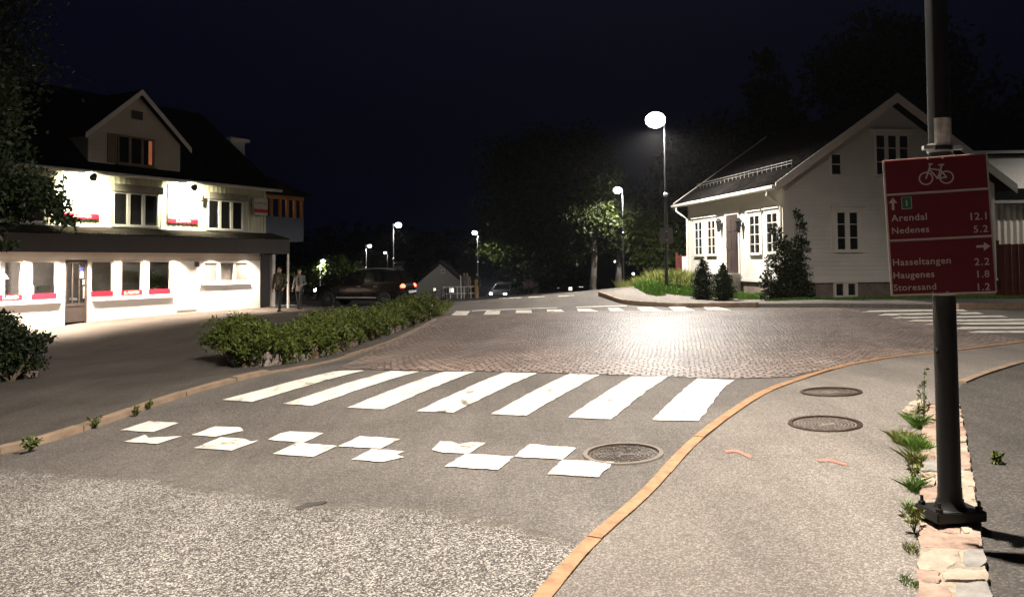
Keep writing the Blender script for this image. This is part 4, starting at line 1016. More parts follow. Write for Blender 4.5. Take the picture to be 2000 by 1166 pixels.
# windows and door of the street side
def srect(pl, x0, x1, y0, y1):
    xm, ym = (x0 + x1) / 2, (y0 + y1) / 2
    a, b = pl.at(x0, ym)[0], pl.at(x1, ym)[0]; a, b = min(a, b), max(a, b)
    return a, b, pl.at(xm, y1)[1], pl.at(xm, y0)[1]
def head(pl, w_, a, b, z, over=.12):
    mb = MB(); pl.box(mb, a - over, b + over, z + .005, z + .12, .002, .05); pl.box(mb, a - over - .06, b + over + .06, z + .121, z + .16, .002, .11); mb.build('head_board', M_trim, w_)
def casing(pl, w_, a, b, c, d):
    for q in ((a - .11, a - .002), (b + .002, b + .11)): mb = MB(); pl.box(mb, *q, c - .04, d, .002, .032); mb.build('casing', M_trim, w_)
for q in ((1358, 1373, 433, 499), (1383, 1399, 430, 498), (1466, 1486, 420, 496), (1499, 1521, 415, 494)):
    a, b, c, d = srect(side, *q); wd = window(house, side, a, b, c, d, 2, 4, .0, .045, M_trim, M_pane, .045, mull=.055); head(side, wd, a, b, d, .11); casing(side, wd, a, b, c, d)
a, b, c, d = srect(side, 1420, 1443, 420, 533)
mb = MB(); side.box(mb, a, b, c, d, .002, .03)
for f in (.08, .54):
    for zz in (.05, .40, .72): side.box(mb, a + (b - a) * f, a + (b - a) * (f + .38), c + (d - c) * zz, c + (d - c) * (zz + (.3 if zz < .7 else .22)), .031, .045)
dr = mb.build('front_door', M_dark, house)
mb = MB(); side.box(mb, b - .12, b - .08, c + .95, c + 1.1, .046, .1); mb.build('handle', M_steel, dr)
casing(side, dr, a, b, c, d); head(side, dr, a, b, d, .12)
mb = MB(); side.box(mb, a - .2, b + .2, BZ, c - .03, .05, 1.1); mb.build('door_step', M_concrete, house)
for px in (1411.5, 1451):
    u0, z0 = side.at(px, 440)
    sc = MB(); q = side.pt(u0, z0, .16); sc.lathe([(.001, -.28), (.06, -.24), (.10, .1), (.13, .14), (.05, .24), (.001, .28)], 8, q); sc.tube([side.pt(u0, z0 - .05, .03), q], .02, 6)
    sc.build('wall_lantern', M_black, house)
# gable windows
a, b, c, d = srect(gab, 1631, 1677, 412, 491); wd = window(house, gab, a, b, c, d, 2, 3, 0, .06, M_trim, M_pane, .05, mull=.16); head(gab, wd, a, b, d, .13); casing(gab, wd, a, b, c, d)
wz = WG - a; wd = window(house, gab, wz - (b - a), wz, c, d, 2, 3, 0, .06, M_trim, M_pane, .05, mull=.16); head(gab, wd, wz - (b - a), wz, d, .13); casing(gab, wd, wz - (b - a), wz, c, d)
a, b, c, d = srect(gab, 1629, 1675, 550, 581); window(house, gab, a, b, c, d, 2, 1, -.05, .07, M_trim, M_pane, .07, mull=.16, sill=False)
a, b, c, d = srect(gab, 1621, 1643, 300, 343); wd = window(house, gab, a, b, c, d, 1, 2, 0, .04, M_trim, M_pane, .05); wz = WG - a; window(house, gab, wz - (b - a), wz, c, d, 1, 2, 0, .04, M_trim, M_pane, .05)
a, b, c, d = srect(gab, 1708, 1775, 263, 344); wd = window(house, gab, a, b, c, d, 3, 3, 0, .05, M_trim, M_pane, .05, mull=.12); head(gab, wd, a, b, d, .12)
t = thing('sign_plates', 'pair of grey signs seen from behind on the street lamp by the house', 'road sign', P(1302, 460, 28.25))
mb = MB(); 
for x0, x1 in ((1289, 1300.5), (1303.5, 1314)):
    p0 = P(x0, 476, 28.2); p1 = P(x1, 445, 28.2); mb.box((p0 + p1) / 2, ((p1.x - p0.x) / 2, .008, (p1.z - p0.z) / 2))
mb.build('plate', M_greywall, t)
mb = MB(); p0 = P(1300, 452, 28.24); mb.box(p0, (.2, .02, .02)); p0 = P(1300, 469, 28.24); mb.box(p0, (.2, .02, .02)); mb.build('bracket', M_steel, t)

# ------------------------------------------------------------------ the outbuildings on the right edge
an = Plane(P(1940, 480, 31.5).xy.to_3d(), (1, -.06, 0), (-.06, -1, 0))
annex = thing('neighbour_house', 'white house behind the gable at the right edge, partly hidden by the sign', 'house', Vector((an.o.x, an.o.y, H(an.o.x, an.o.y))))
bz = H(an.o.x, an.o.y) - .4; zt = an.at(1970, 304)[1]; zr2 = an.at(1975, 250, -4)[1]
mb = MB(); an.box(mb, -.6, 8, bz, zt, -6, 0); mb.build('wall', siding('annex_boards', (.68, .64, .58), .16, 'X'), annex)
mb = MB(); an.poly(mb, [(-2.4, zt + .03), (8.5, zt + .03), (8.5, zt + .14), (-2.4, zt + .14)], -.2, .5)
for q in (0, 1):
    p = [an.pt(-1.6, zt + .14, .5), an.pt(8.5, zt + .14, .5), an.pt(8.5, zr2 + .8, -4), an.pt(-.2, zr2, -4)]
    mb.add([v + Vector((0, 0, .02 + .09 * q)) for v in p], [(0, 1, 2, 3)])
mb.build('roof', M_tile, annex)
mb = MB(); an.box(mb, -2.2, 8.5, zt + .02, zt + .13, .501, .56); mb.build('fascia', M_trim, annex)
lean = Plane(P(1940, 480, 29.2).xy.to_3d(), (1, -.06, 0), (-.06, -1, 0))
zl0 = lean.at(1970, 396)[1]
shed = thing('shed', 'pale corrugated lean-to shed above the red fence at the right edge', 'shed', Vector((lean.o.x, lean.o.y, H(lean.o.x, lean.o.y))))
mb = MB(); k = 90; vs = []
for i in range(k + 1):
    uu = -.1 + i * .055; off = .018 * math.sin(i * math.pi / 2); vs += [lean.pt(uu, bz, off), lean.pt(uu, zl0 - .06, off)]
mb.add(vs, [(2 * i, 2 * i + 1, 2 * i + 3, 2 * i + 2) for i in range(k)]); mb.build('wall', simple('corrugated_cream', (.66, .60, .52), .5, vary=.1), shed)
mb = MB(); p = [lean.pt(-.5, zl0, .35), lean.pt(5.2, zl0, .35), lean.pt(5.2, zl0 + .7, -2.1), lean.pt(-.5, zl0 + .7, -2.1)]
mb.add(p + [v - Vector((0, 0, .05)) for v in p], [(0, 1, 2, 3), (7, 6, 5, 4), (0, 4, 5, 1), (0, 3, 7, 4), (1, 5, 6, 2)]); mb.build('roof', M_tile, shed)
mb = MB(); lean.box(mb, -.5, 5.2, zl0 - .05, zl0 + .06, .352, .40); mb.build('roof_edge', M_steel, shed)
def board_fence(name, label, p0, p1, h, grp=None, posts=2):
    o = Vector((p0.x, p0.y, H(p0.x, p0.y))); t = thing(name, label, 'fence', o, grp); d = (p1 - p0); d.z = 0; L = d.length; d.normalize(); nn = Vector((-d.y, d.x, 0)); mb = MB(); x = 0
    ang = math.atan2(d.y, d.x)
    while x < L:
        c = p0 + d * (x + .06); g0 = H(c.x, c.y); hh = h + random.uniform(-.01, .01); mb.box(Vector((c.x, c.y, g0 - .1 + hh / 2)) + nn * (.012 if int(x / .12) % 2 else 0), (.056, .011, hh / 2 + .05), ang); x += .12
    mb.build('boards', M_redfence, t); 
    for i in range(posts):
        c = p0 + d * (L * i / max(1, posts - 1)); mb = MB(); mb.box((c.x, c.y, H(c.x, c.y) + h / 2), (.05, .05, h / 2 + .08), ang); mb.build('post', M_redfence, t)
    return t
q0 = P(1950, 585, 27.5); q1 = P(2090, 585, 27.3)
hF = P(1950, 480, 27.5).z - H(q0.x, q0.y) + .1
board_fence('board_fence', 'dark red board fence below the pale shed at the right edge', q0, q1, hF)
q0 = P(1323, 545, 34.5); q1 = P(1352, 545, 34.2)
ft = board_fence('board_fence', 'red board fence peeking out behind the left corner of the white house', q0, q1, P(1330, 497, 34.5).z - H(q0.x, q0.y))
q = P(1337, 530, 34.0); mb = MB(); mb.box((q.x, q.y, H(q.x, q.y) + .75), (.10, .03, .75)); mb.build('white_board', M_white, ft)
# ------------------------------------------------------------------ plants
def leaves(name, mat, pts, size, parent=None, stretch=1.8, up=.0, seed=0, vary=.5):
    """many small leaf-shaped faces at the given points, one mesh"""
    rg = np.random.default_rng(seed); pts = np.asarray(pts, float); n = len(pts)
    d = rg.normal(size=(n, 3)); d[:, 2] += up; d /= np.linalg.norm(d, axis=1)[:, None]
    e = rg.normal(size=(n, 3)); e -= d * (e * d).sum(1)[:, None]; e /= np.linalg.norm(e, axis=1)[:, None]
    s = size * (1 + vary * (rg.random(n) - .5) * 2)[:, None]
    a = pts; b = pts + d * s * stretch * .5 + e * s * .5; c = pts + d * s * stretch; f = pts + d * s * stretch * .5 - e * s * .5
    v = np.stack([a, b, c, f], 1).reshape(-1, 3) - np.array(parent_origin(parent))
    me = bpy.data.meshes.new(name); me.vertices.add(4 * n); me.vertices.foreach_set('co', v.ravel().astype(np.float32))
    me.loops.add(4 * n); me.loops.foreach_set('vertex_index', np.arange(4 * n, dtype=np.int32))
    me.polygons.add(n); me.polygons.foreach_set('loop_start', np.arange(0, 4 * n, 4, dtype=np.int32))
    try: me.polygons.foreach_set('loop_total', np.full(n, 4, np.int32))
    except Exception: pass
    me.materials.append(mat); me.update(calc_edges=True); me.validate()
    o = bpy.data.objects.new(name, me); COL.objects.link(o)
    if parent is not None: o.parent = parent
    return o
def clump_pts(blobs, n, seed=0, sub=26, tight=.22):
    """leaf positions: each blob holds many small clusters, thicker towards its surface, so that gaps stay between"""
    rg = np.random.default_rng(seed); out = []
    vol = np.array([b[1][0] * b[1][1] * b[1][2] for b in blobs]) ** .7; vol /= vol.sum()
    for (c, r), f in zip(blobs, vol):
        m = max(30, int(n * f)); k = max(4, int(sub * 1.0))
        dd = rg.normal(size=(k, 3)); dd /= np.linalg.norm(dd, axis=1)[:, None]
        cc = dd * (rg.random(k) ** .45)[:, None]
        ii = rg.integers(0, k, m); q = cc[ii] + rg.normal(size=(m, 3)) * tight
        out.append(np.array(c) + q * np.array(r))
    return np.concatenate(out)
def tree(name, label, cat, base, blobs, n, leaf, mat, trunk_r, trunk_top, group=None, bark=None, seed=0, limbs=True, sub=26):
    base = Vector(base); t = thing(name, label, cat, base, group)
    mb = MB(); tt = Vector(trunk_top); mid = base.lerp(tt, .5) + Vector((random.uniform(-.2, .2), 0, 0)) * trunk_r * 4
    mb.tube([base - Vector((0, 0, .3)), base + Vector((0, 0, .2)), mid, tt], [trunk_r * 1.5, trunk_r * 1.1, trunk_r * .85, trunk_r * .4], 10)
    if limbs:
        for c, r in blobs:
            s = mid.lerp(tt, random.random()); c = Vector(c); mb.tube([s, s.lerp(c, .5) + Vector((0, 0, -.08)), c], [trunk_r * .4, trunk_r * .25, trunk_r * .1], 6)
    mb.build('trunk', bark or M_bark, t, True)
    leaves('crown', mat, clump_pts(blobs, n, seed, sub), leaf, t, seed=seed)
    return t
rr = random.uniform
def blob_px(x, y, Y, r): return (P(x, y, Y), r)
# big tree whose branch hangs before the shop
Yb = 14.5
tr_base = P(-140, 700, Yb + 1); tr_base.z = H(tr_base.x, tr_base.y)
bl = [blob_px(-60, 200, Yb + .5, (1.0, 1.0, .8)), blob_px(-20, 290, Yb, (.75, .9, .6)), blob_px(10, 350, Yb, (.55, .8, .32)), blob_px(60, 368, Yb, (.40, .5, .26)), blob_px(-30, 400, Yb, (.5, .7, .35)),
      blob_px(98, 392, Yb - .1, (.26, .3, .16)), blob_px(122, 428, Yb - .1, (.20, .22, .12)), blob_px(138, 434, Yb - .1, (.16, .2, .05)), blob_px(110, 405, Yb - .1, (.2, .2, .2)), blob_px(62, 395, Yb, (.22, .3, .14)), blob_px(-20, 470, Yb, (.30, .3, .12)), blob_px(8, 478, Yb, (.20, .25, .08)),
      blob_px(-120, 60, Yb + 1.5, (2, 1.8, 1.4)), blob_px(-60, 110, Yb + 1, (1.0, 1.0, .8)), blob_px(20, 420, Yb + .1, (.35, .4, .2))]
big = tree('broadleaf_tree', 'dark leafy tree at the left edge with a branch hanging before the shop', 'tree', tr_base, bl, 34000, .055, M_leaf_d, .26, P(-150, 100, Yb + 1), seed=3, sub=34)
def bush(name, label, cat, base, blobs, n, leaf, mat, seed, group=None, up=.3, stems=7, sub=22, stretch=1.9):
    base = Vector(base); t = thing(name, label, cat, base, group); mb = MB()
    for i in range(stems):
        c = Vector(random.choice(blobs)[0]); mb.tube([base + Vector((rr(-.06, .06), rr(-.06, .06), -.05)), base.lerp(c, .5) + Vector((rr(-.05, .05), 0, .02)), c], [.016, .012, .005], 5)
    mb.build('stems', M_bark, t); leaves('foliage', mat, clump_pts(blobs, n, seed, sub), leaf, t, stretch, up, seed); return t
# dark shrub bed in the lower left corner
b0 = G(20, 745); bl = []
for x, y, r in ((-40, 690, .55), (-10, 660, .42), (10, 640, .30), (30, 665, .34), (50, 680, .30), (75, 672, .20), (25, 710, .40), (60, 708, .26), (-20, 730, .4), (40, 735, .22), (0, 620, .16), (84, 660, .12)):
    bl.append(blob_px(x, y, b0.y + .4, (r, r, r * .62)))
bush('shrub', 'dark spreading shrub in the lower left corner beside the forecourt', 'shrub', b0, bl, 15000, .035, M_leaf_d, 5)
q = G(66, 737); mb = MB(); mb.ell(q + Vector((0, -.1, .12)), (.13, .11, .15), 10, 7); mb.v = [tuple(Vector(v) + Vector([random.gauss(0, .01) for _ in range(3)])) for v in mb.v]
tag(mb.build('edging_stone', M_found, None), 'pale edging stone under the dark shrub in the lower left corner', 'stone')
# planter with juniper hedge
front = GP([(462, 713), (490, 716), (560, 710), (640, 692), (720, 664), (790, 640), (840, 622)])
kb = [Vector(p) for p in front]
back = [p + Vector((-1.25, 2.5, 0)) * (.30 if i == 0 else .8 if i == 1 else 1) * (1 - .07 * i) for i, p in enumerate(kb)]
planter = thing('stone_planter', 'low rough stone edge round the juniper hedge beside the crossing', 'planter', kb[1])
line = smooth_line([back[0]] + kb); M_edge = [simple('planter_stone_brown', (.20, .13, .09), .9, vary=.45, scale=5, bump=1), simple('planter_stone_grey', (.24, .20, .17), .9, vary=.45, scale=5, bump=1)]
Lc = [0]
for p, q in zip(line, line[1:]): Lc.append(Lc[-1] + (q - p).length)
s_ = 0; nst = 0
while s_ < Lc[-1] - .2 and nst < 95:
    L = rr(.18, .5); m_ = min(s_ + L / 2, Lc[-1]); i = max(k for k in range(len(Lc) - 1) if Lc[k] <= m_); p = line[i].lerp(line[i + 1], (m_ - Lc[i]) / max(1e-6, Lc[i + 1] - Lc[i])); d = line[i + 1] - line[i]
    z = H(p.x, p.y); hh = rr(.13, .27); mb = MB(); Mr = Matrix.Rotation(math.atan2(d.y, d.x) + rr(-.12, .12), 3, 'Z') @ Matrix.Rotation(rr(-.15, .15), 3, 'Y')
    mb.box((p.x + rr(-.03, .03), p.y + rr(-.03, .03), z + hh * .4), (L * .47, rr(.06, .1), hh * .6), 0, Mr)
    o = mb.build('edge_stone', random.choice(M_edge), planter, False, .03); me = o.data
    bm = bmesh.new(); bm.from_mesh(me); bmesh.ops.subdivide_edges(bm, edges=[e for e in bm.edges if e.calc_length() > .08], cuts=2, use_grid_fill=True)
    for v in bm.verts: v.co += Vector((random.gauss(0, .010), random.gauss(0, .010), random.gauss(0, .012)))
    bm.to_mesh(me); bm.free(); s_ += L; nst += 1
mb = MB(); lo = [p + Vector((0, 0, .12)) for p in kb] ; hi = [Vector((p.x, p.y, H(p.x, p.y) + .2)) for p in back]
mb.add(lo + hi, [(i, i + 1, len(lo) + i + 1, len(lo) + i) for i in range(len(lo) - 1)]); mb.build('soil', M_soil, planter)
pts = []; rg = np.random.default_rng(11)
for _ in range(1000):                                       # arching sprays
    f = rg.random() ** .85 * (len(kb) - 1.02); i = int(f); g = rg.random()
    a = kb[i].lerp(kb[i + 1], f - i); b = back[i].lerp(back[i + 1], f - i); c = a.lerp(b, .02 + .9 * g); gz = H(c.x, c.y)
    top = gz + (.27 + .34 * math.sin(math.pi * min(1, .14 + g)) + .08 * math.sin(f * 2.3) + rg.normal() * .08) * (1.0 - .045 * f)
    L = rg.uniform(.3, .7); an = rg.uniform(0, 6.28); out = Vector((math.cos(an), math.sin(an), 0))
    if g < .34: out = (out * .45 + Vector((.6, -.8, 0))).normalized()
    m = 120; tt = rg.random(m)
    arc = np.outer(tt, np.array(out)) * L + np.array([c.x, c.y, 0]); zz = gz + .06 + (top - gz) * np.sin(np.clip(tt * 2.0 + .5, 0, 3.05))
    pts.append(np.column_stack([arc[:, 0], arc[:, 1], zz]) + rg.normal(size=(m, 3)) * .045 * (1.25 - tt)[:, None])
for _ in range(430):                                       # sprays spilling over the stones
    f = rg.random() * (len(kb) - 1.02); i = int(f); a = kb[i].lerp(kb[i + 1], f - i); gz = H(a.x, a.y); m = 90; tt = rg.random(m)
    out = Vector((.6 + rg.normal() * .4, -.8 + rg.normal() * .4, 0)).normalized(); L = rg.uniform(.12, .30); top = rg.uniform(.22, .42); c = a - out * rg.uniform(.05, .25)
    pts.append(np.column_stack([c.x + out.x * L * tt, c.y + out.y * L * tt, gz + top - tt ** 1.6 * rg.uniform(.08, .34)]) + rg.normal(size=(m, 3)) * .035)
for _ in range(200):                                       # the fuller near end
    c = kb[0].lerp(back[1], rg.random()).lerp(kb[1], rg.random()); gz = H(c.x, c.y); m = 90; tt = rg.random(m); an = rg.uniform(0, 6.28); L = rg.uniform(.2, .5)
    pts.append(np.column_stack([c.x + math.cos(an) * L * tt, c.y + math.sin(an) * L * tt, gz + .1 + rg.uniform(.2, .5) * np.sin(np.clip(tt * 2 + .6, 0, 3))]) + rg.normal(size=(m, 3)) * .045)
hedge = thing('juniper_hedge', 'green spreading juniper hedge in the planter between forecourt and crossing', 'hedge', kb[1] + Vector((-1, .8, 0)))
leaves('foliage', M_hedge, np.concatenate(pts), .021, hedge, 3.6, .4, 11)
mb = MB()
for i in range(40):
    f = rr(0, len(kb) - 1.1); j = int(f); c = kb[j].lerp(back[j], rr(.1, .9)); z = H(c.x, c.y); mb.tube([(c.x, c.y, z), (c.x + rr(-.2, .2), c.y + rr(-.2, .2), z + rr(.3, .55))], [.012, .004], 5)
mb.build('stems', M_bark, hedge)
# grass: blades on a patch of ground
def grass(name, label, spots, n, h, mat, seed=0, lean=.35, wid=.010, kind='stuff', root=None):
    """spots: list of (world point, radius x, radius y, height factor)"""
    rg = np.random.default_rng(seed); wts = np.array([s[1] * s[2] for s in spots]); ii = rg.choice(len(spots), n, p=wts / wts.sum())
    a = rg.random(n) * 6.283; r = np.sqrt(rg.random(n)); sp_ = np.array([(s[0].x, s[0].y, s[1], s[2], s[3]) for s in spots])[ii]
    x = sp_[:, 0] + np.cos(a) * r * sp_[:, 2]; y = sp_[:, 1] + np.sin(a) * r * sp_[:, 3]; z = np.concatenate([HA(np.column_stack([x[k:k + 4000], y[k:k + 4000]])) for k in range(0, n, 4000)])
    if root is not None: z = z + root
    hh = h * sp_[:, 4] * rg.uniform(.5, 1.15, n); th = rg.random(n) * 6.283; ln = rg.normal(size=(n, 2)) * lean
    dx, dy = np.cos(th) * wid, np.sin(th) * wid
    b = np.column_stack([x, y, z]); m = b + np.column_stack([ln[:, 0] * hh * .4, ln[:, 1] * hh * .4, hh * .6]); tpt = b + np.column_stack([ln[:, 0] * hh, ln[:, 1] * hh, hh])
    w3_ = np.column_stack([dx, dy, np.zeros(n)])
    v = np.stack([b - w3_, b + w3_, m + w3_ * .7, tpt, m - w3_ * .7], 1).reshape(-1, 3)
    me = bpy.data.meshes.new(name); me.from_pydata(v.tolist(), [], [tuple(range(5 * k, 5 * k + 5)) for k in range(n)]); me.materials.append(mat)
    o = bpy.data.objects.new(name, me); COL.objects.link(o); return o
def spots_px(lst): return [(G(x, y), rx, ry, hf) for x, y, rx, ry, hf in lst]
tag(grass('grass', '', spots_px([(1270, 566, .5, 1.4, .9), (1330, 574, 1.0, .7, .9), (1375, 580, .9, .6, .9), (1410, 583, .9, .6, .9), (1450, 586, .9, .5, .9), (1495, 588, .9, .5, .9), (1550, 592, .9, .25, .7), (1620, 590, .9, .2, .6), (1700, 588, .9, .2, .6), (1780, 587, 1.0, .2, .6), (1870, 586, 1.2, .2, .6), (1960, 586, 1.2, .2, .6)]), 26000, .20, M_grass, 2, wid=.012, root=.03), None, None, None, 'stuff')
tag(grass('tall_grass', '', [(P(x, 565, Y), r, r, hf) for x, Y, r, hf in ((1245, 35, .8, .75), (1262, 33.5, .8, .95), (1280, 32.5, .9, 1.1), (1300, 31, .8, 1.2), (1322, 30.5, .8, 1.25), (1338, 31, .6, 1.2), (1258, 36, 1.2, 1.1), (1285, 35, 1.2, 1.3), (1310, 33.5, 1.2, 1.4))], 9000, .56, M_grass_dry, 3, wid=.014), None, None, None, 'stuff')
tag(grass('verge_grass', '', spots_px([(845, 617, .35, .5, 1), (858, 608, .3, .7, 1), (868, 600, .3, .8, 1), (850, 604, .5, .6, 1)]), 1500, .22, M_grass_dry, 6), None, None, None, 'stuff')
# shrubs by the white house
for (x, yb, yt, Y, wpx, lab, sd) in ((1373, 574, 508, 26.6, 19, 'clipped dark conical shrub left of the door step, the taller of the two', 21), (1413, 577, 517, 25.9, 19, 'clipped dark rounded shrub in front of the door step', 22)):
    b = P(x, yb, Y); b.z = H(b.x, b.y); hgt = P(x, yt, Y).z - b.z; wr_ = wpx / FPX * Y
    bl = [(b + Vector((0, 0, hgt * f)), (wr_ * q, wr_ * q, hgt * .2)) for f, q in ((.12, .8), (.28, 1.0), (.45, 1.0), (.62, .8), (.78, .5), (.88, .26))]
    bush('conical_shrub' if sd == 21 else 'rounded_shrub', lab, 'shrub', b, bl, 6500, .035, M_leaf_d, sd, up=.6, sub=40)
Yt = 24.9; b = P(1540, 594, Yt); b.z = H(b.x, b.y); bl = []
for x, y, r in ((1535, 565, .45), (1545, 530, .42), (1552, 500, .36), (1520, 545, .34), (1562, 545, .36), (1570, 570, .28), (1512, 515, .24), (1528, 480, .26), (1560, 470, .2), (1565, 440, .14), (1562, 425, .13), (1556, 415, .07), (1506, 450, .10), (1520, 455, .14), (1500, 560, .26), (1498, 535, .14), (1576, 475, .08), (1508, 580, .3), (1548, 585, .4)):
    bl.append(blob_px(x, y, Yt + rr(-.25, .25), (r, r, r * 1.05)))
bush('tall_shrub', 'tall loose shrub growing at the corner of the white house', 'shrub', b, bl, 9000, .05, M_leaf_d, 23, up=.2, stems=12)
# trees along the street, lit by the lamps
def rt(name, label, cat, px, Y, blobs, n, leaf, mat, tr, ttop, seed, group=None, bark=None, sub=26):
    b = P(px, 560, Y); b.z = H(b.x, b.y)
    return tree(name, label, cat, b, [blob_px(x, y, Y + rr(-1, 1) * min(r, 2) * .7, (r, r, r * .85)) for x, y, r in blobs], n, leaf, mat, tr, P(ttop[0], ttop[1], Y), group, bark, seed, sub=sub)
GRP = 'trees along the street'
rt('spreading_tree', 'huge dark tree filling the middle of the skyline above the street', 'tree', 1050, 84, [(1040, 330, 4.9), (1100, 340, 4.4), (1000, 400, 4.1), (1060, 430, 4.4), (985, 470, 2.9), (1010, 500, 2.7), (1120, 400, 3.9), (1040, 530, 2.3), (980, 430, 2.4), (1150, 330, 3.2), (1090, 490, 3.2), (1130, 300, 3.2), (1055, 300, 3.2)], 52000, .20, M_leaf, .5, (1060, 380), 31, GRP, sub=40)
rt('birch_tree', 'birch with hanging yellow-green leaves and a pale trunk left of the street lamp', 'tree', 1158, 54, [(1130, 430, 1.0), (1120, 470, .8), (1128, 505, .6), (1150, 440, 1.1), (1150, 480, .9), (1165, 400, 1.5), (1140, 380, 1.4), (1175, 440, 1.0), (1180, 350, 1.6)], 9000, .13, M_leaf_y, .22, (1162, 420), 32, GRP, M_birch)
rt('maple_tree', 'leafy tree brightly lit beside the second street lamp', 'tree', 1208, 56, [(1195, 420, .8), (1190, 450, .8), (1210, 470, .9), (1198, 480, .6), (1225, 440, 1.0), (1235, 470, 1.0), (1225, 500, .7), (1220, 400, .7), (1250, 450, 1.0)], 14000, .15, M_leaf_y, .24, (1212, 440), 33, GRP, M_birch)
rt('broadleaf_tree', 'dark bushy tree behind the grass bank next to the white house', 'tree', 1268, 42, [(1262, 440, .9), (1280, 460, .9), (1265, 480, .8), (1290, 440, .8), (1305, 470, .8), (1258, 500, .7), (1285, 500, .7), (1310, 500, .6), (1300, 420, .7), (1325, 480, .6)], 8000, .12, M_leaf, .16, (1272, 450), 34, GRP)
rt('broadleaf_tree', 'round green bush-like tree lit beside the short lamp behind the walking people', 'tree', 612, 76, [(600, 545, 1.3), (580, 550, 1.2), (618, 540, 1.0), (605, 560, 1.2), (640, 530, 1.4), (660, 525, 1.3), (690, 535, 1.4)], 5000, .2, M_leaf, .2, (612, 550), 35, GRP)
rt('spruce_tree', 'dark spruce rising behind the roof of the white house', 'tree', 1500, 62, [(1500, 180, 1.6), (1500, 230, 2.2), (1500, 290, 2.8), (1500, 350, 3.2), (1500, 120, .9), (1500, 420, 3.4)], 9000, .32, M_leaf_d, .3, (1500, 110), 36, 'dark trees behind the white house')
rt('broadleaf_tree', 'dark tree crown between the spruce and the bright street lamp', 'tree', 1400, 58, [(1400, 300, 3.0), (1360, 350, 2.6), (1440, 330, 2.6), (1390, 400, 3.0), (1340, 420, 2.4)], 9000, .28, M_leaf_d, .3, (1400, 330), 37, 'dark trees behind the white house')
rt('broadleaf_tree', 'dark high tree crown behind the gable and the sign post', 'tree', 1720, 60, [(1700, 110, 3.4), (1780, 130, 3.4), (1640, 170, 3.0), (1850, 180, 3.6), (1740, 200, 3.8), (1930, 230, 3.0)], 11000, .3, M_leaf_d, .35, (1730, 150), 38, 'dark trees behind the white house')
# small weeds along the wall and the kerb
def weed(name, label, px, py, h, n, mat, seed, spread=.10, leafs=True, Yz=0.0):
    b = G(px, py, Yz); t = thing(name, label, 'weed', b, None); rg = random.Random(seed); mb = MB(); pts = []
    for i in range(n):
        an = rg.uniform(0, 6.28); L = h * rg.uniform(.55, 1); o = Vector((math.cos(an), math.sin(an), 0)) * spread * rg.uniform(.2, 1)
        q = [b, b + o * .5 + Vector((0, 0, L * .6)), b + o + Vector((0, 0, L))]; mb.tube(q, [.004, .003, .0015], 5)
        for k in range(22): f = rg.uniform(.25, 1); p = q[0].lerp(q[1], f * 2) if f < .5 else q[1].lerp(q[2], f * 2 - 1); pts.append(p + Vector((rg.gauss(0, .008), rg.gauss(0, .008), 0)))
    mb.build('stems', mat, t); leaves('foliage', mat, pts, .016, t, 2.2, .3, seed); return t
weed('tall_weed', 'tallest thin weed stalk at the far end of the stone wall', 1806, 832, .52, 3, M_leaf, 51, .05, Yz=0)
weed('leaning_weed', 'shorter leaning weed stalk left of the tallest stalk by the wall', 1796, 835, .36, 2, M_leaf, 52, .12)
weed('weed', 'leafy weed against the left foot of the lamp-post wall', 1786, 1040, .17, 4, M_grass_dry, 53, .12)
weed('weed', 'dry wiry weed standing above the leafy one at the wall foot', 1782, 935, .15, 4, M_grass_dry, 54, .10)
weed('weed', 'small green weed growing in the dark drive right of the wall', 1943, 905, .08, 5, M_hedge, 55, .05)
weed('weed', 'dark weed tuft on the kerb nearest the lower left corner', 60, 882, .16, 9, M_leaf, 56, .10)
weed('weed', 'tiny weed on the left kerb, second from the lower left corner', 187, 835, .12, 5, M_leaf, 57, .09)
weed('weed', 'tiny weed on the left kerb level with the topmost white square', 268, 811, .10, 5, M_leaf, 58, .06)
weed('weed', 'tiny weed on the kerb just beyond the topmost white square', 288, 799, .09, 5, M_hedge, 59, .06)
def tuft(label, px, py, r, n, h, mat, seed):
    o = grass('grass_tuft', '', [(G(px, py), r * .8, r * 1.5, 1)], int(n * 1.7), h, mat, seed, .75, .0022); tag(o, label, 'grass tuft')
tuft('large yellow-green grass tuft leaning out at the far left side of the stone wall', 1772, 865, .12, 520, .09, M_grass_dry, 61)
tuft('bright green grass tuft against the wall beside the yellow one', 1795, 880, .08, 380, .10, M_grass, 62)
tuft('small green grass tuft at the wall foot below the big tufts', 1788, 958, .05, 150, .10, M_grass, 63)
# wooded hill behind the houses
hill = []
xs = np.linspace(-260, 300, 60); rows = []
def ridge(x):
    base = 9 + 6 * math.sin(x * .021 + 1) + 3 * math.sin(x * .07)
    return base + (26 * math.exp(-((x - 110) / 75) ** 2))
mb = MB(); k = 7
for x in xs:
    for j in range(k): f = j / (k - 1); mb.v.append((x, 190 + f * 130, -4 + ridge(x) * math.sin(f * math.pi / 2)))
mb.f = [(i * k + j, (i + 1) * k + j, (i + 1) * k + j + 1, i * k + j + 1) for i in range(len(xs) - 1) for j in range(k - 1)]; mb.mi = [0] * len(mb.f)
struct(mb.build('hills', M_soil, None, True))
pts = []; rg = np.random.default_rng(9)
for _ in range(900):
    x = rg.uniform(-250, 290); f = rg.random(); z = -4 + ridge(x) * math.sin(f * math.pi / 2); h_ = rg.uniform(5, 11); m = 26; tt = rg.random(m)
    pts.append(np.column_stack([x + rg.normal(size=m) * 2.2 * (1.05 - tt), 190 + f * 130 + rg.normal(size=m) * 2.2 * (1.05 - tt), z + tt * h_]))
tag(leaves('forest', M_leaf_d, np.concatenate(pts), 1.3, None, 1.5, .2, 9), None, None, None, 'stuff')

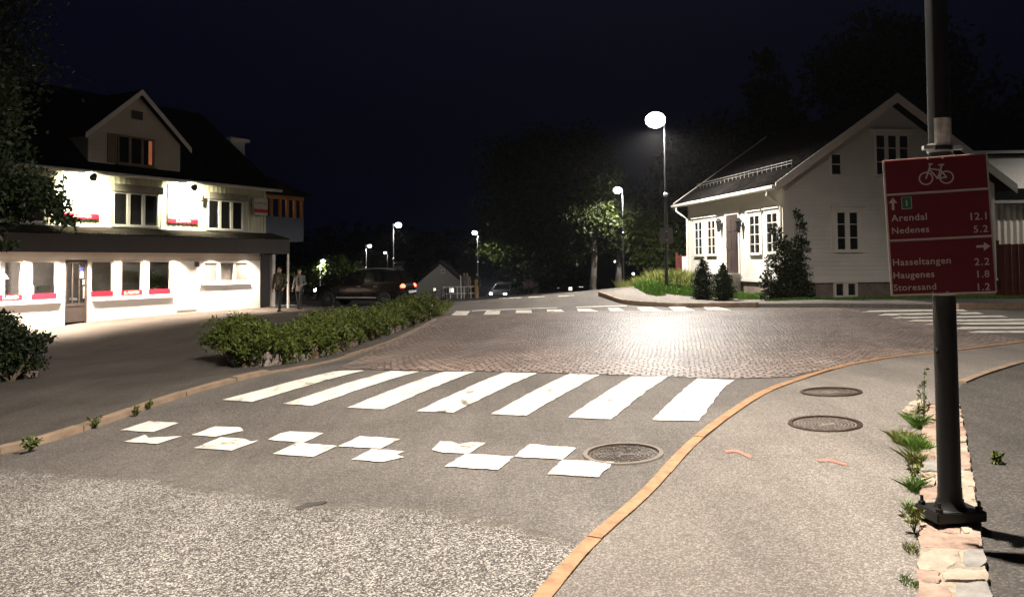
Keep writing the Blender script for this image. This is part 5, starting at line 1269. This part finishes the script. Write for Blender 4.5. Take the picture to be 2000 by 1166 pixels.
for i, (x, y, h, n, mt, lb) in enumerate(((1790, 905, .10, 140, M_grass_dry, 'thin yellowing grass between the two green tufts along the wall'), (1783, 1000, .07, 90, M_grass, 'short grass in the crack just left of the post base plate'),
        (1781, 1075, .04, 60, M_grass_dry, 'sparse dry grass in the crack below the leafy weed'), (1776, 1140, .035, 50, M_grass, 'lowest short grass in the wall crack near the bottom of the picture'), (1793, 835, .14, 160, M_grass, 'upright grass at the foot of the two weed stalks'))):
    tuft(lb, x, y, .05, n, h, mt, 70 + i)

a_, b_, c_, d_ = opens[5]
pc = sh.pt((a_ + b_) / 2 + .05, c_ + .02, -.45); t = thing('potted_plant', 'dark green potted plant in the shop window farthest right of the door', 'potted plant', pc)
mb = MB(); mb.lathe([(.09, 0), (.13, .2), (.12, .2), (.001, .17)], 14, pc); mb.build('pot', M_white, t, True)
leaves('foliage', M_leaf, clump_pts([(pc + Vector((0, 0, .45)), (.28, .22, .24)), (pc + Vector((-.12, 0, .7)), (.14, .12, .14))], 500, 81), .07, t, 2.2, .3, 81)
# ------------------------------------------------------------------ people
def remeshed(mb, vox):
    me = bpy.data.meshes.new('body'); me.from_pydata(mb.v, [], mb.f); ob = bpy.data.objects.new('body', me); COL.objects.link(ob)
    bm = bmesh.new(); bm.from_mesh(me); bmesh.ops.recalc_face_normals(bm, faces=bm.faces[:]); bm.to_mesh(me); bm.free()
    mo = ob.modifiers.new('r', 'REMESH'); mo.mode = 'VOXEL'; mo.voxel_size = vox
    ms = ob.modifiers.new('s', 'SMOOTH'); ms.iterations = 3; ms.factor = .5
    out = bpy.data.meshes.new_from_object(ob.evaluated_get(bpy.context.evaluated_depsgraph_get()))
    bpy.data.objects.remove(ob); bpy.data.meshes.remove(me); out.polygons.foreach_set('use_smooth', [True] * len(out.polygons)); return out
M_skin = simple('skin', (.42, .26, .19), .55, vary=.08)
def person(label, base, height, yaw, top, bottom, hair, shirt=None, long_coat=False, step=.10, arm=(.06, .0), bag=False, vox=.011, grp=None, bare_legs=False):
    k = height / 1.75; t = thing('person', label, 'person', base, grp)
    M = Matrix.Rotation(yaw, 3, 'Z') * k
    hip = {s: Vector((s * .095, 0, .92)) for s in (-1, 1)}
    ank = {s: Vector((s * .10, -s * step, .08)) for s in (-1, 1)}; knee = {s: (hip[s] + ank[s]) / 2 + Vector((0, -.04, 0)) for s in (-1, 1)}
    shd = {s: Vector((s * .185, 0, 1.43)) for s in (-1, 1)}
    elb = {s: Vector((s * .245, .03 + s * step * .3, 1.13)) for s in (-1, 1)}
    wr = {-1: Vector((-.25, -.06 - arm[0], .88 + arm[1] * 0)), 1: Vector((.25 - arm[1] * .4, -.06 - arm[0] * 2, .88 + arm[1]))}
    def torso(mb, g):
        for z, a, b in ((.93, .165, .115), (1.03, .145, .105), (1.15, .15, .108), (1.28, .17, .115), (1.39, .165, .10), (1.45, .12, .08)): mb.ell((0, 0, z), (a + g, b + g, .085 + g), 14, 8)
    def arms(mb, g, cuff=1.0):
        for s in (-1, 1): mb.tube([shd[s], elb[s], elb[s].lerp(wr[s], cuff)], [.055 + g, .043 + g, .031 + g], 10); mb.ell(shd[s], (.06 + g,) * 3, 10, 6); mb.ell(elb[s], (.043 + g,) * 3, 8, 6)
    def legs(mb, g, cuff=1.0):
        for s in (-1, 1): mb.tube([hip[s], knee[s], knee[s].lerp(ank[s], cuff)], [.088 + g, .058 + g, .042 + g], 12); mb.ell(knee[s], (.058 + g,) * 3, 10, 6); mb.ell(hip[s], (.09 + g,) * 3, 10, 6)
    b = MB(); torso(b, 0); arms(b, 0); legs(b, 0)
    b.tube([(0, 0, 1.42), (0, -.015, 1.56)], [.058, .052], 12)
    hc = Vector((0, -.02, 1.645)); b.ell(hc, (.075, .095, .11), 16, 12); b.ell(hc + Vector((0, -.035, -.055)), (.055, .06, .055), 12, 8)
    b.tube([hc + Vector((0, -.09, .02)), hc + Vector((0, -.118, -.022))], [.010, .016], 8); 
    for s in (-1, 1): b.ell(hc + Vector((s * .078, .01, -.005)), (.012, .022, .032), 8, 6); b.ell(hc + Vector((s * .03, -.088, .025)), (.014, .010, .008), 8, 6)
    b.ell(hc + Vector((0, -.094, -.055)), (.025, .012, .008), 10, 6)
    for s in (-1, 1):                                      # hands with five fingers
        w_ = wr[s]; dn = (w_ - elb[s]).normalized(); sd = Vector((0, -1, 0)); sd = (sd - dn * sd.dot(dn)).normalized(); ins = Vector((-s, 0, 0))
        pc = w_ + dn * .05; b.tube([w_, pc, w_ + dn * .09], [.030, .036, .032], 8)
        for i, (off, L) in enumerate(((-.027, .060), (-.009, .074), (.010, .078), (.027, .068))):
            r0 = w_ + dn * .085 + sd * off; b.tube([r0, r0 + dn * L * .55, r0 + dn * L + ins * .018], [.0095, .009, .0075], 6)
        r0 = w_ + dn * .03 + sd * .03; b.tube([r0, r0 + sd * .025 + dn * .03, r0 + sd * .025 + dn * .065 + ins * .01], [.013, .011, .009], 6)
    for s in (-1, 1): b.tube([ank[s] + Vector((0, .05, -.045)), ank[s] + Vector((0, -.13, -.055))], [.035, .03], 8); b.ell(ank[s], (.045, .05, .06), 8, 6)
    def put(name, mb, mat, vx):
        me = remeshed(mb, vx)
        for v in me.vertices: v.co = M @ v.co
        me.materials.append(mat); o = bpy.data.objects.new(name, me); COL.objects.link(o); o.parent = t; return o
    put('body', b, M_skin, vox)
    j = MB(); torso(j, .022); arms(j, .018, .97)
    if long_coat: j.lathe([(.12, 1.0), (.185, .95), (.20, .78), (.19, .76), (.10, .95)], 16, (0, 0, 0), Matrix.Diagonal((1, .75, 1)).to_3x3())
    else: j.lathe([(.12, 1.0), (.18, .95), (.185, .86), (.175, .845), (.10, .95)], 16, (0, 0, 0), Matrix.Diagonal((1, .75, 1)).to_3x3())
    j.tube([(0, .012, 1.47), (0, 0, 1.535)], [.075, .068], 12)
    put('jacket', j, top, .014)
    q = MB(); legs(q, .016, .96); q.ell((0, 0, .95), (.165, .125, .12), 14, 8); put('trousers', q, bottom, .014)
    for s in (-1, 1):
        sm = MB(); sm.tube([ank[s] + Vector((0, .06, -.035)), ank[s] + Vector((0, -.03, -.03)), ank[s] + Vector((0, -.16, -.05))], [.042, .047, .032], 10); put('shoe', sm, M_black, .010)
    h = MB(); h.ell(hc + Vector((0, .022, .028)), (.086, .092, .098), 14, 10)
    if hair[1] == 'long': h.ell(hc + Vector((0, .05, -.07)), (.09, .06, .13), 12, 8)
    put('hair', h, hair[0], .012)
    if shirt:
        s_ = MB(); s_.ell((0, -.075, 1.22), (.075, .075, .24), 12, 8); put('shirt', s_, shirt, .014)
    return t
M_olive = simple('olive_jacket', (.06, .05, .022), .8, vary=.2); M_trs = simple('dark_trousers', (.012, .011, .012), .8); M_gshirt = simple('grey_shirt', (.16, .15, .15), .8)
M_lightj = simple('light_grey_jacket', (.20, .195, .195), .8, vary=.15); M_hair_d = simple('dark_hair', (.03, .02, .015), .6); M_hair_g = simple('grey_blond_hair', (.34, .26, .18), .6)
M_pink = simple('pink_top', (.78, .58, .50), .7); M_jean = simple('blue_grey_trousers', (.06, .065, .08), .8); M_hair_b = simple('brown_hair', (.16, .09, .05), .6)
def stand(px, head_y, Y): p = P(px, head_y, Y); z = H(p.x, p.y); return Vector((p.x, p.y, z)), p.z - z
b, h = stand(546, 522, 31.4); h = min(max(h, 1.6), 1.95)
person('person in an olive jacket over a grey shirt walking beside the shop corner', b, h, R(-12), M_olive, M_trs, (M_hair_d, 'short'), M_gshirt, step=.19, arm=(.03, .05), grp='people walking past the shop')
b, h = stand(585, 527, 33.0); h = min(max(h, 1.55), 1.9)
person('person in an open light grey jacket walking with fair hair', b, h, R(-8), M_lightj, M_trs, (M_hair_g, 'short'), simple('dark_shirt', (.05, .045, .05), .8), True, step=.16, arm=(.10, .16), grp='people walking past the shop')
def far_person(px, head_y, Y, hgt, label, top, bot, hair, yaw=0):
    p = P(px, head_y, Y); b = Vector((p.x, p.y, p.z - hgt)); gz = H(b.x, b.y)
    return person(label, Vector((b.x, b.y, gz)), min(max(p.z - gz, 1.5), 1.95), yaw, top, bot, hair, vox=.014, step=.05)
far_person(1029, 549, 63, 1.7, 'person in a pale pink top, standing on the left of two beyond the crest', M_pink, M_jean, (M_hair_b, 'long'), R(15))
far_person(1037, 550, 63.5, 1.68, 'person in a pale top with brown hair, right of the two beyond the crest', M_pink, M_trs, (M_hair_b, 'long'), R(-20))
far_person(906, 557, 48, 1.6, 'person in light clothing standing behind the railing nearer the thin white post', M_lightj, M_lightj, (M_hair_g, 'short'))
far_person(912, 555, 48.6, 1.65, 'person in a beige coat standing behind the railing farther from the white post', simple('beige_coat', (.34, .28, .2), .8), simple('beige_trousers', (.3, .25, .18), .8), (M_hair_g, 'short'))
far_person(931, 553, 50, 1.7, 'person in dark clothes standing beside the lamp post behind the railing', M_jean, M_trs, (M_hair_d, 'short'))

# ------------------------------------------------------------------ cars
M_tail = emit('lit_tail_lamp', (1, .05, .02), 14); M_head = emit('lit_headlamp', (1, .97, .93), 40)
M_cglass = simple('car_glass', (.008, .008, .009), .05, spec=.7)
def car(label, base, yaw, paint, head=0, tail=True, beam=0, group=None):
    """estate-bodied car, 4.6 m long, nose towards -X before turning"""
    t = thing('parked_car' if not beam else 'car', label, 'car', base, group)
    Mz = Matrix.Rotation(yaw, 3, 'Z'); b0 = Vector(base)
    def W(p): return b0 + Mz @ Vector(p)
    st = [(-2.30, .45, .62, .62), (-2.22, .36, .78, .74), (-2.0, .30, .92, .83), (-1.6, .28, .99, .90), (-1.1, .28, 1.04, .92), (-.9, .28, 1.07, .92), (0, .28, 1.09, .93), (1.0, .28, 1.11, .93), (1.7, .30, 1.12, .92), (2.05, .34, 1.10, .89), (2.25, .40, 1.02, .83), (2.32, .50, .80, .76)]
    mb = MB(); vs = []; ring = 14
    for x, z0, z1, wd in st:
        pr = [(0, z0), (.7, z0), (.93, z0 + .06), (1.0, z0 + (z1 - z0) * .45), (.985, z0 + (z1 - z0) * .75), (.93, z1 - .03), (.7, z1), (0, z1 + .012)]
        full = [(wd * a, z) for a, z in pr] + [(-wd * a, z) for a, z in pr[-2:0:-1]]
        vs += [W((x, y, z)) for y, z in full]; ring = len(full)
    fs = [(i * ring + j, i * ring + (j + 1) % ring, (i + 1) * ring + (j + 1) % ring, (i + 1) * ring + j) for i in range(len(st) - 1) for j in range(ring)]
    fs += [tuple(range(ring))[::-1], tuple((len(st) - 1) * ring + j for j in range(ring))]
    mb.add(vs, fs)
    # greenhouse: stations carry belt and roof profile
    gs = [(-1.12, 1.03, 1.05), (-.45, 1.05, 1.50), (-.10, 1.06, 1.63), (.5, 1.07, 1.69), (1.2, 1.08, 1.68), (1.75, 1.09, 1.62), (1.98, 1.09, 1.52), (2.22, 1.05, 1.07)]
    vs = []
    for x, z0, z1 in gs:
        f = (z1 - z0) / .62; w0 = .885; w1 = .885 - .20 * f
        pr = [(w0, z0 - .04), (w0 - (w0 - w1) * .85, z1 - .05 * f), (w1 - .08, z1), (0, z1 + .015 * f)]
        full = pr + [(-a, z) for a, z in pr[-2::-1]]
        vs += [W((x, y, z)) for y, z in full]
    r2 = 7; fs = [(i * r2 + j, i * r2 + j + 1, (i + 1) * r2 + j + 1, (i + 1) * r2 + j) for i in range(len(gs) - 1) for j in range(r2 - 1)]
    mb.add(vs, fs)
    mb.build('body', paint, t, True)
    def glass(name, pts, off=.006):
        for s in (-1, 1):
            m2 = MB(); q = []
            for x, f in pts:
                zb = np.interp(x, [g[0] for g in gs], [g[1] for g in gs]); zt = np.interp(x, [g[0] for g in gs], [g[2] for g in gs]); fr = (zt - zb) / .62
                z = zb + (zt - zb) * f; wy = .885 - .20 * fr * .85 * ((z - zb + .04) / max(.05, (zt - .05 * fr - zb + .04))); q.append(W((x, s * (wy + off), z)))
            m2.add(q, [tuple(range(len(q)))]); m2.build(name, M_cglass, t)
    glass('side_window', [(-.72, .12), (-.28, .80), (.05, .86), (.28, .87), (.28, .10)]); glass('side_window', [(.34, .10), (.34, .87), (1.0, .87), (1.12, .10)]); glass('side_window', [(1.18, .10), (1.1, .87), (1.72, .80), (1.82, .15)])
    m2 = MB(); m2.add([W((-1.05, -.74, 1.10)), W((-1.05, .74, 1.10)), W((-.42, .62, 1.535)), W((-.42, -.62, 1.535))], [(0, 1, 2, 3)]); m2.build('windscreen', M_cglass, t)
    m2 = MB(); m2.add([W((2.225, -.68, 1.14)), W((2.225, .68, 1.14)), W((2.04, .58, 1.53)), W((2.04, -.58, 1.53))], [(0, 1, 2, 3)]); m2.build('rear_window', M_cglass, t)
    Mw = Mz @ Matrix.Rotation(R(90), 3, 'X')
    for x in (-1.42, 1.36):
        for s in (-1, 1):
            c = W((x, s * .84, .345)); wt = MB()
            wt.lathe([(.20, -.11), (.30, -.115), (.345, -.08), (.345, .08), (.30, .115), (.20, .11)], 24, c, Mw); wo = wt.build('wheel', M_rubber, t, True)
            rm = MB(); rm.lathe([(.001, -.06), (.06, -.06), (.07, .0), (.19, .0), (.20, .1), (.21, .1)] if s < 0 else [(.001, .06), (.06, .06), (.07, 0), (.19, 0), (.20, -.1), (.21, -.1)], 20, c, Mw)
            for kk in range(5):
                an = kk * 2 * math.pi / 5; d = Mw @ Vector((math.cos(an), math.sin(an), 0)); oo = Mz @ Vector((0, s * .09, 0)); rm.tube([c + oo + d * .04, c + oo * .9 + d * .205], [.028, .022], 6)
            rm.build('rim', M_steel, wo)
            ar = MB(); vs = []
            for kk in range(15):
                an = math.pi * kk / 14 * 1.0
                for rr_, yy in ((.37, .905), (.43, .935), (.43, .80)): vs.append(W((x + rr_ * math.cos(an), s * yy, .36 + rr_ * math.sin(an))))
            ar.add(vs, [(3 * q + j, 3 * q + j + 1, 3 * q + 3 + j + 1, 3 * q + 3 + j) for q in range(14) for j in range(2)]); ar.build('wheel_arch', M_black, t)
    for s in (-1, 1):
        m2 = MB(); m2.ell(W((-2.13, s * .62, .74)), (.16, .16, .085), 12, 8, Mz); m2.build('headlight', M_head if head else M_steel, t, True)
        m2 = MB(); m2.ell(W((2.20, s * .70, .93)), (.12, .17, .11), 12, 8, Mz); m2.build('tail_light', M_tail if tail else M_red, t, True)
        m2 = MB(); m2.tube([W((-.25, s * .60, 1.70)), W((.2, s * .60, 1.745)), W((1.2, s * .60, 1.745)), W((1.75, s * .58, 1.68))], .022, 6); m2.build('roof_rail', M_steel, t)
        m2 = MB(); m2.ell(W((-.62, s * 1.0, 1.14)), (.07, .11, .08), 10, 6, Mz); m2.build('wing_mirror', paint, t, True)
        for x in (.12, .95): m2 = MB(); m2.box(W((x, s * .925, .93)), (.09, .012, .016), yaw); m2.build('door_handle', M_steel, t)
        m2 = MB(); m2.box(W((0, s * .925, .42)), (1.0, .02, .035), yaw); m2.build('sill_trim', M_steel, t)
        for x in (-.82, .31, 1.14): m2 = MB(); m2.box(W((x, s * .932, .72)), (.006, .006, .30), yaw); m2.build('door_gap', M_black, t)
    m2 = MB(); m2.box(W((2.30, 0, .66)), (.035, .26, .058), yaw); m2.build('number_plate', M_white, t)
    m2 = MB(); m2.box(W((-2.30, 0, .60)), (.03, .55, .10), yaw); m2.build('grille', M_black, t)
    m2 = MB(); m2.box(W((1.99, 0, 1.565)), (.10, .5, .012), yaw); m2.build('spoiler', paint, t)
    if beam:
        for s in (-1, 1):
            l = bpy.data.lights.new('headlight_beam', 'SPOT'); l.energy = beam; l.spot_size = R(70); l.spot_blend = .8; l.color = (.85, .93, 1); l.shadow_soft_size = .06
            ob = bpy.data.objects.new('headlight_beam', l); COL.objects.link(ob); ob.parent = t; ob.location = Mz @ Vector((-2.45, s * .6, .74)); ob.rotation_euler = (Mz @ Vector((-1, 0, -.09))).to_track_quat('-Z', 'Z').to_euler()
    return t
M_carp = simple('dark_brown_car_paint', (.015, .010, .009), .2, metal=.4, vary=.05, spec=.7)
cb_ = P(712, 598, 37.5); cb_.z = H(cb_.x, cb_.y)
car('dark brown estate car with lit tail light parked behind the juniper hedge', cb_, R(-14), M_carp, head=1, beam=1200)
fb = P(985, 585, 72); fb.z = H(fb.x, fb.y)
car('car with dazzling headlights coming up the road beyond the crest', fb, R(76), simple('grey_car_paint', (.2, .2, .2), .3, metal=.3), head=1, beam=900, tail=False)
# ------------------------------------------------------------------ railings and posts down the street
def rail(name, label, p0, p1, h, posts, mat, rails, radius=.022, jit=0.0):
    a = Vector((p0.x, p0.y, H(p0.x, p0.y))); b = Vector((p1.x, p1.y, H(p1.x, p1.y))); t = thing(name, label, 'railing', a)
    for i in range(posts):
        c = a.lerp(b, i / (posts - 1)); c.z = H(c.x, c.y); mb = MB(); mb.tube([c - Vector((0, 0, .1)), c + Vector((rr(-jit, jit), 0, h))], radius, 8); mb.build('post', mat, t)
    for f in rails:
        mb = MB(); mb.tube([a.lerp(b, k / 6) * 1.0 + Vector((0, 0, h * f)) for k in range(7)], radius * .85, 8); mb.build('rail', mat, t)
    return t
rail('metal_railing', 'white two-bar railing at the end of the street behind the small dark fence', P(866, 583, 45), P(933, 582, 46), .68, 6, M_white, (.98, .42), .03)
q = P(901, 583, 44.6); q.z = H(q.x, q.y); hq = P(901, 539, 44.6).z - q.z
mb = MB(); mb.tube([q, q + Vector((-.04, 0, hq))], [.035, .03], 8); mb.lathe([(.001, .03), (.04, .02), (.04, -.02)], 8, q + Vector((-.04, 0, hq))); tag(mb.build('white_post', M_white, None), 'thin tall white post standing at the white railing', 'post')
q = P(930, 583, 44.4); q.z = H(q.x, q.y); mb = MB(); mb.lathe([(.09, -.05), (.09, .9), (.12, .92), (.12, 1.02), (.05, 1.06), (.001, 1.06)], 10, q); tag(mb.build('yellow_bollard', simple('dull_yellow', (.35, .2, .03), .6), None), 'dull yellow bollard at the right end of the white railing', 'bollard')
rail('wire_fence', 'short dark post and rail fence at the far end of the hedge', P(846, 612, 24.5), P(877, 601, 27), .68, 3, M_black, (.97, .38), .022, .05)
rail('wire_fence', 'second piece of thin dark fence running back from the end of the hedge', P(877, 601, 27.2), P(866, 592, 31), .55, 3, M_black, (.95, .4), .018, .05)
q = P(768, 515, 69.6); t = thing('shop_signs', 'small white and purple sign plates on the lamp post above the car', 'sign', q)
for x0, x1, y0, y1, mt in ((774, 790, 510, 516, simple('mauve_sign', (.45, .42, .62), .6)), (773, 789, 518, 519.5, M_white), (768, 785, 520, 525, M_white)):
    a = P(x0, y1, 69.6); c = P(x1, y0, 69.6); mb = MB(); mb.box((a + c) / 2, ((c.x - a.x) / 2, .02, (c.z - a.z) / 2)); mb.build('plate', mt, t)
mb = MB(); a = P(768, 514, 69.7); c = P(782, 514, 69.7); mb.tube([a, c], .03, 6); a = P(768, 522, 69.7); c = P(780, 522, 69.7); mb.tube([a, c], .03, 6); mb.build('bracket', M_steel, t)
# houses down the hill
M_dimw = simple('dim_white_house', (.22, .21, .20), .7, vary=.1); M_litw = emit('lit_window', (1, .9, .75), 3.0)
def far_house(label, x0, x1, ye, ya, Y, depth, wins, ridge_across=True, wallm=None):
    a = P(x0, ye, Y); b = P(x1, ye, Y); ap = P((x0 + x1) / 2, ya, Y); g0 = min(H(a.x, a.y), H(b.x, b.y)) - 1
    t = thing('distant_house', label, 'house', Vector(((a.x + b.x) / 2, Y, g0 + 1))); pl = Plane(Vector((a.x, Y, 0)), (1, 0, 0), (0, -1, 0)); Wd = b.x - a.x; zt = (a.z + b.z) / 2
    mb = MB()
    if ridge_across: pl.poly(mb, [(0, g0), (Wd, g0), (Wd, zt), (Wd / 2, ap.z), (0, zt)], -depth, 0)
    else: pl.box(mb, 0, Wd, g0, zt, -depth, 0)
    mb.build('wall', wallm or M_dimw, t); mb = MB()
    if ridge_across:
        for s in (-1, 1): pl.poly(mb, [(Wd / 2, ap.z + .02), (Wd / 2 + s * (Wd / 2 + .5), zt - .5 * (ap.z - zt) / (Wd / 2) + .02), (Wd / 2 + s * (Wd / 2 + .5), zt - .5 * (ap.z - zt) / (Wd / 2) + .22), (Wd / 2, ap.z + .22)], -depth - .4, .4)
    else:
        p = [pl.pt(-.4, zt, .4), pl.pt(Wd + .4, zt, .4), pl.pt(Wd - 1, ap.z, -depth / 2), pl.pt(1, ap.z, -depth / 2), pl.pt(-.4, zt, -depth), pl.pt(Wd + .4, zt, -depth)]
        mb.add(p, [(0, 1, 2, 3), (3, 2, 5, 4), (0, 3, 4), (1, 5, 2)])
    mb.build('roof', M_tile, t)
    for (xa, xb, ya_, yb_, lit) in wins:
        u0, z0 = pl.at(xa, yb_); u1, z1 = pl.at(xb, ya_); window(t, pl, u0, u1, z0, z1, 2, 2, 0, .06, M_trim, M_litw if lit else M_pane, .05, sill=False)
    return t
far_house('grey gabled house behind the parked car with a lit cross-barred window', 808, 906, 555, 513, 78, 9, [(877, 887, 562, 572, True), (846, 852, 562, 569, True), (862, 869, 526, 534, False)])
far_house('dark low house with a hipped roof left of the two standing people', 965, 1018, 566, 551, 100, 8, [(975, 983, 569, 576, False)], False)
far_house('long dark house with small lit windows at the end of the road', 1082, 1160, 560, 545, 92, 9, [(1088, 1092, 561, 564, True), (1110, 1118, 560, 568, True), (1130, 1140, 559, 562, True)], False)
for x, y, Y, lb in ((1201, 511, 85, 'tiny white garden light just left of the maple trunk'), (1237, 535, 60, 'small round white garden light right of the maple trunk')):
    q = P(x, y, Y); g = H(q.x, q.y); t = thing('garden_lamp', lb, 'garden lamp', Vector((q.x, q.y, g)), 'small garden lamps')
    mb = MB(); mb.tube([(q.x, q.y, g - .2), q], .03, 6); mb.build('post', M_black, t); mb = MB(); mb.ell(q, (.10, .10, .10), 12, 8); mb.build('globe', emit('garden_globe', (1, 1, 1), 8), t, True)
# ------------------------------------------------------------------ thin haze, added to give the lamps a glow
hz = MB(); lo, hi = Vector((-150, -20, -9)), Vector((150, 330, 62))
hz.box((lo + hi) / 2, (hi - lo) / 2)
mh = bpy.data.materials.new('lamp_glow_haze'); mh.use_nodes = True; nt = mh.node_tree; nt.nodes.clear()
pv_ = nt.nodes.new('ShaderNodeVolumePrincipled'); pv_.inputs['Density'].default_value = .00022; pv_.inputs['Color'].default_value = (.9, .9, .92, 1); pv_.inputs['Anisotropy'].default_value = .75
ou = nt.nodes.new('ShaderNodeOutputMaterial'); nt.links.new(pv_.outputs[0], ou.inputs['Volume'])
tag(hz.build('haze', mh, None), None, None, None, 'stuff')
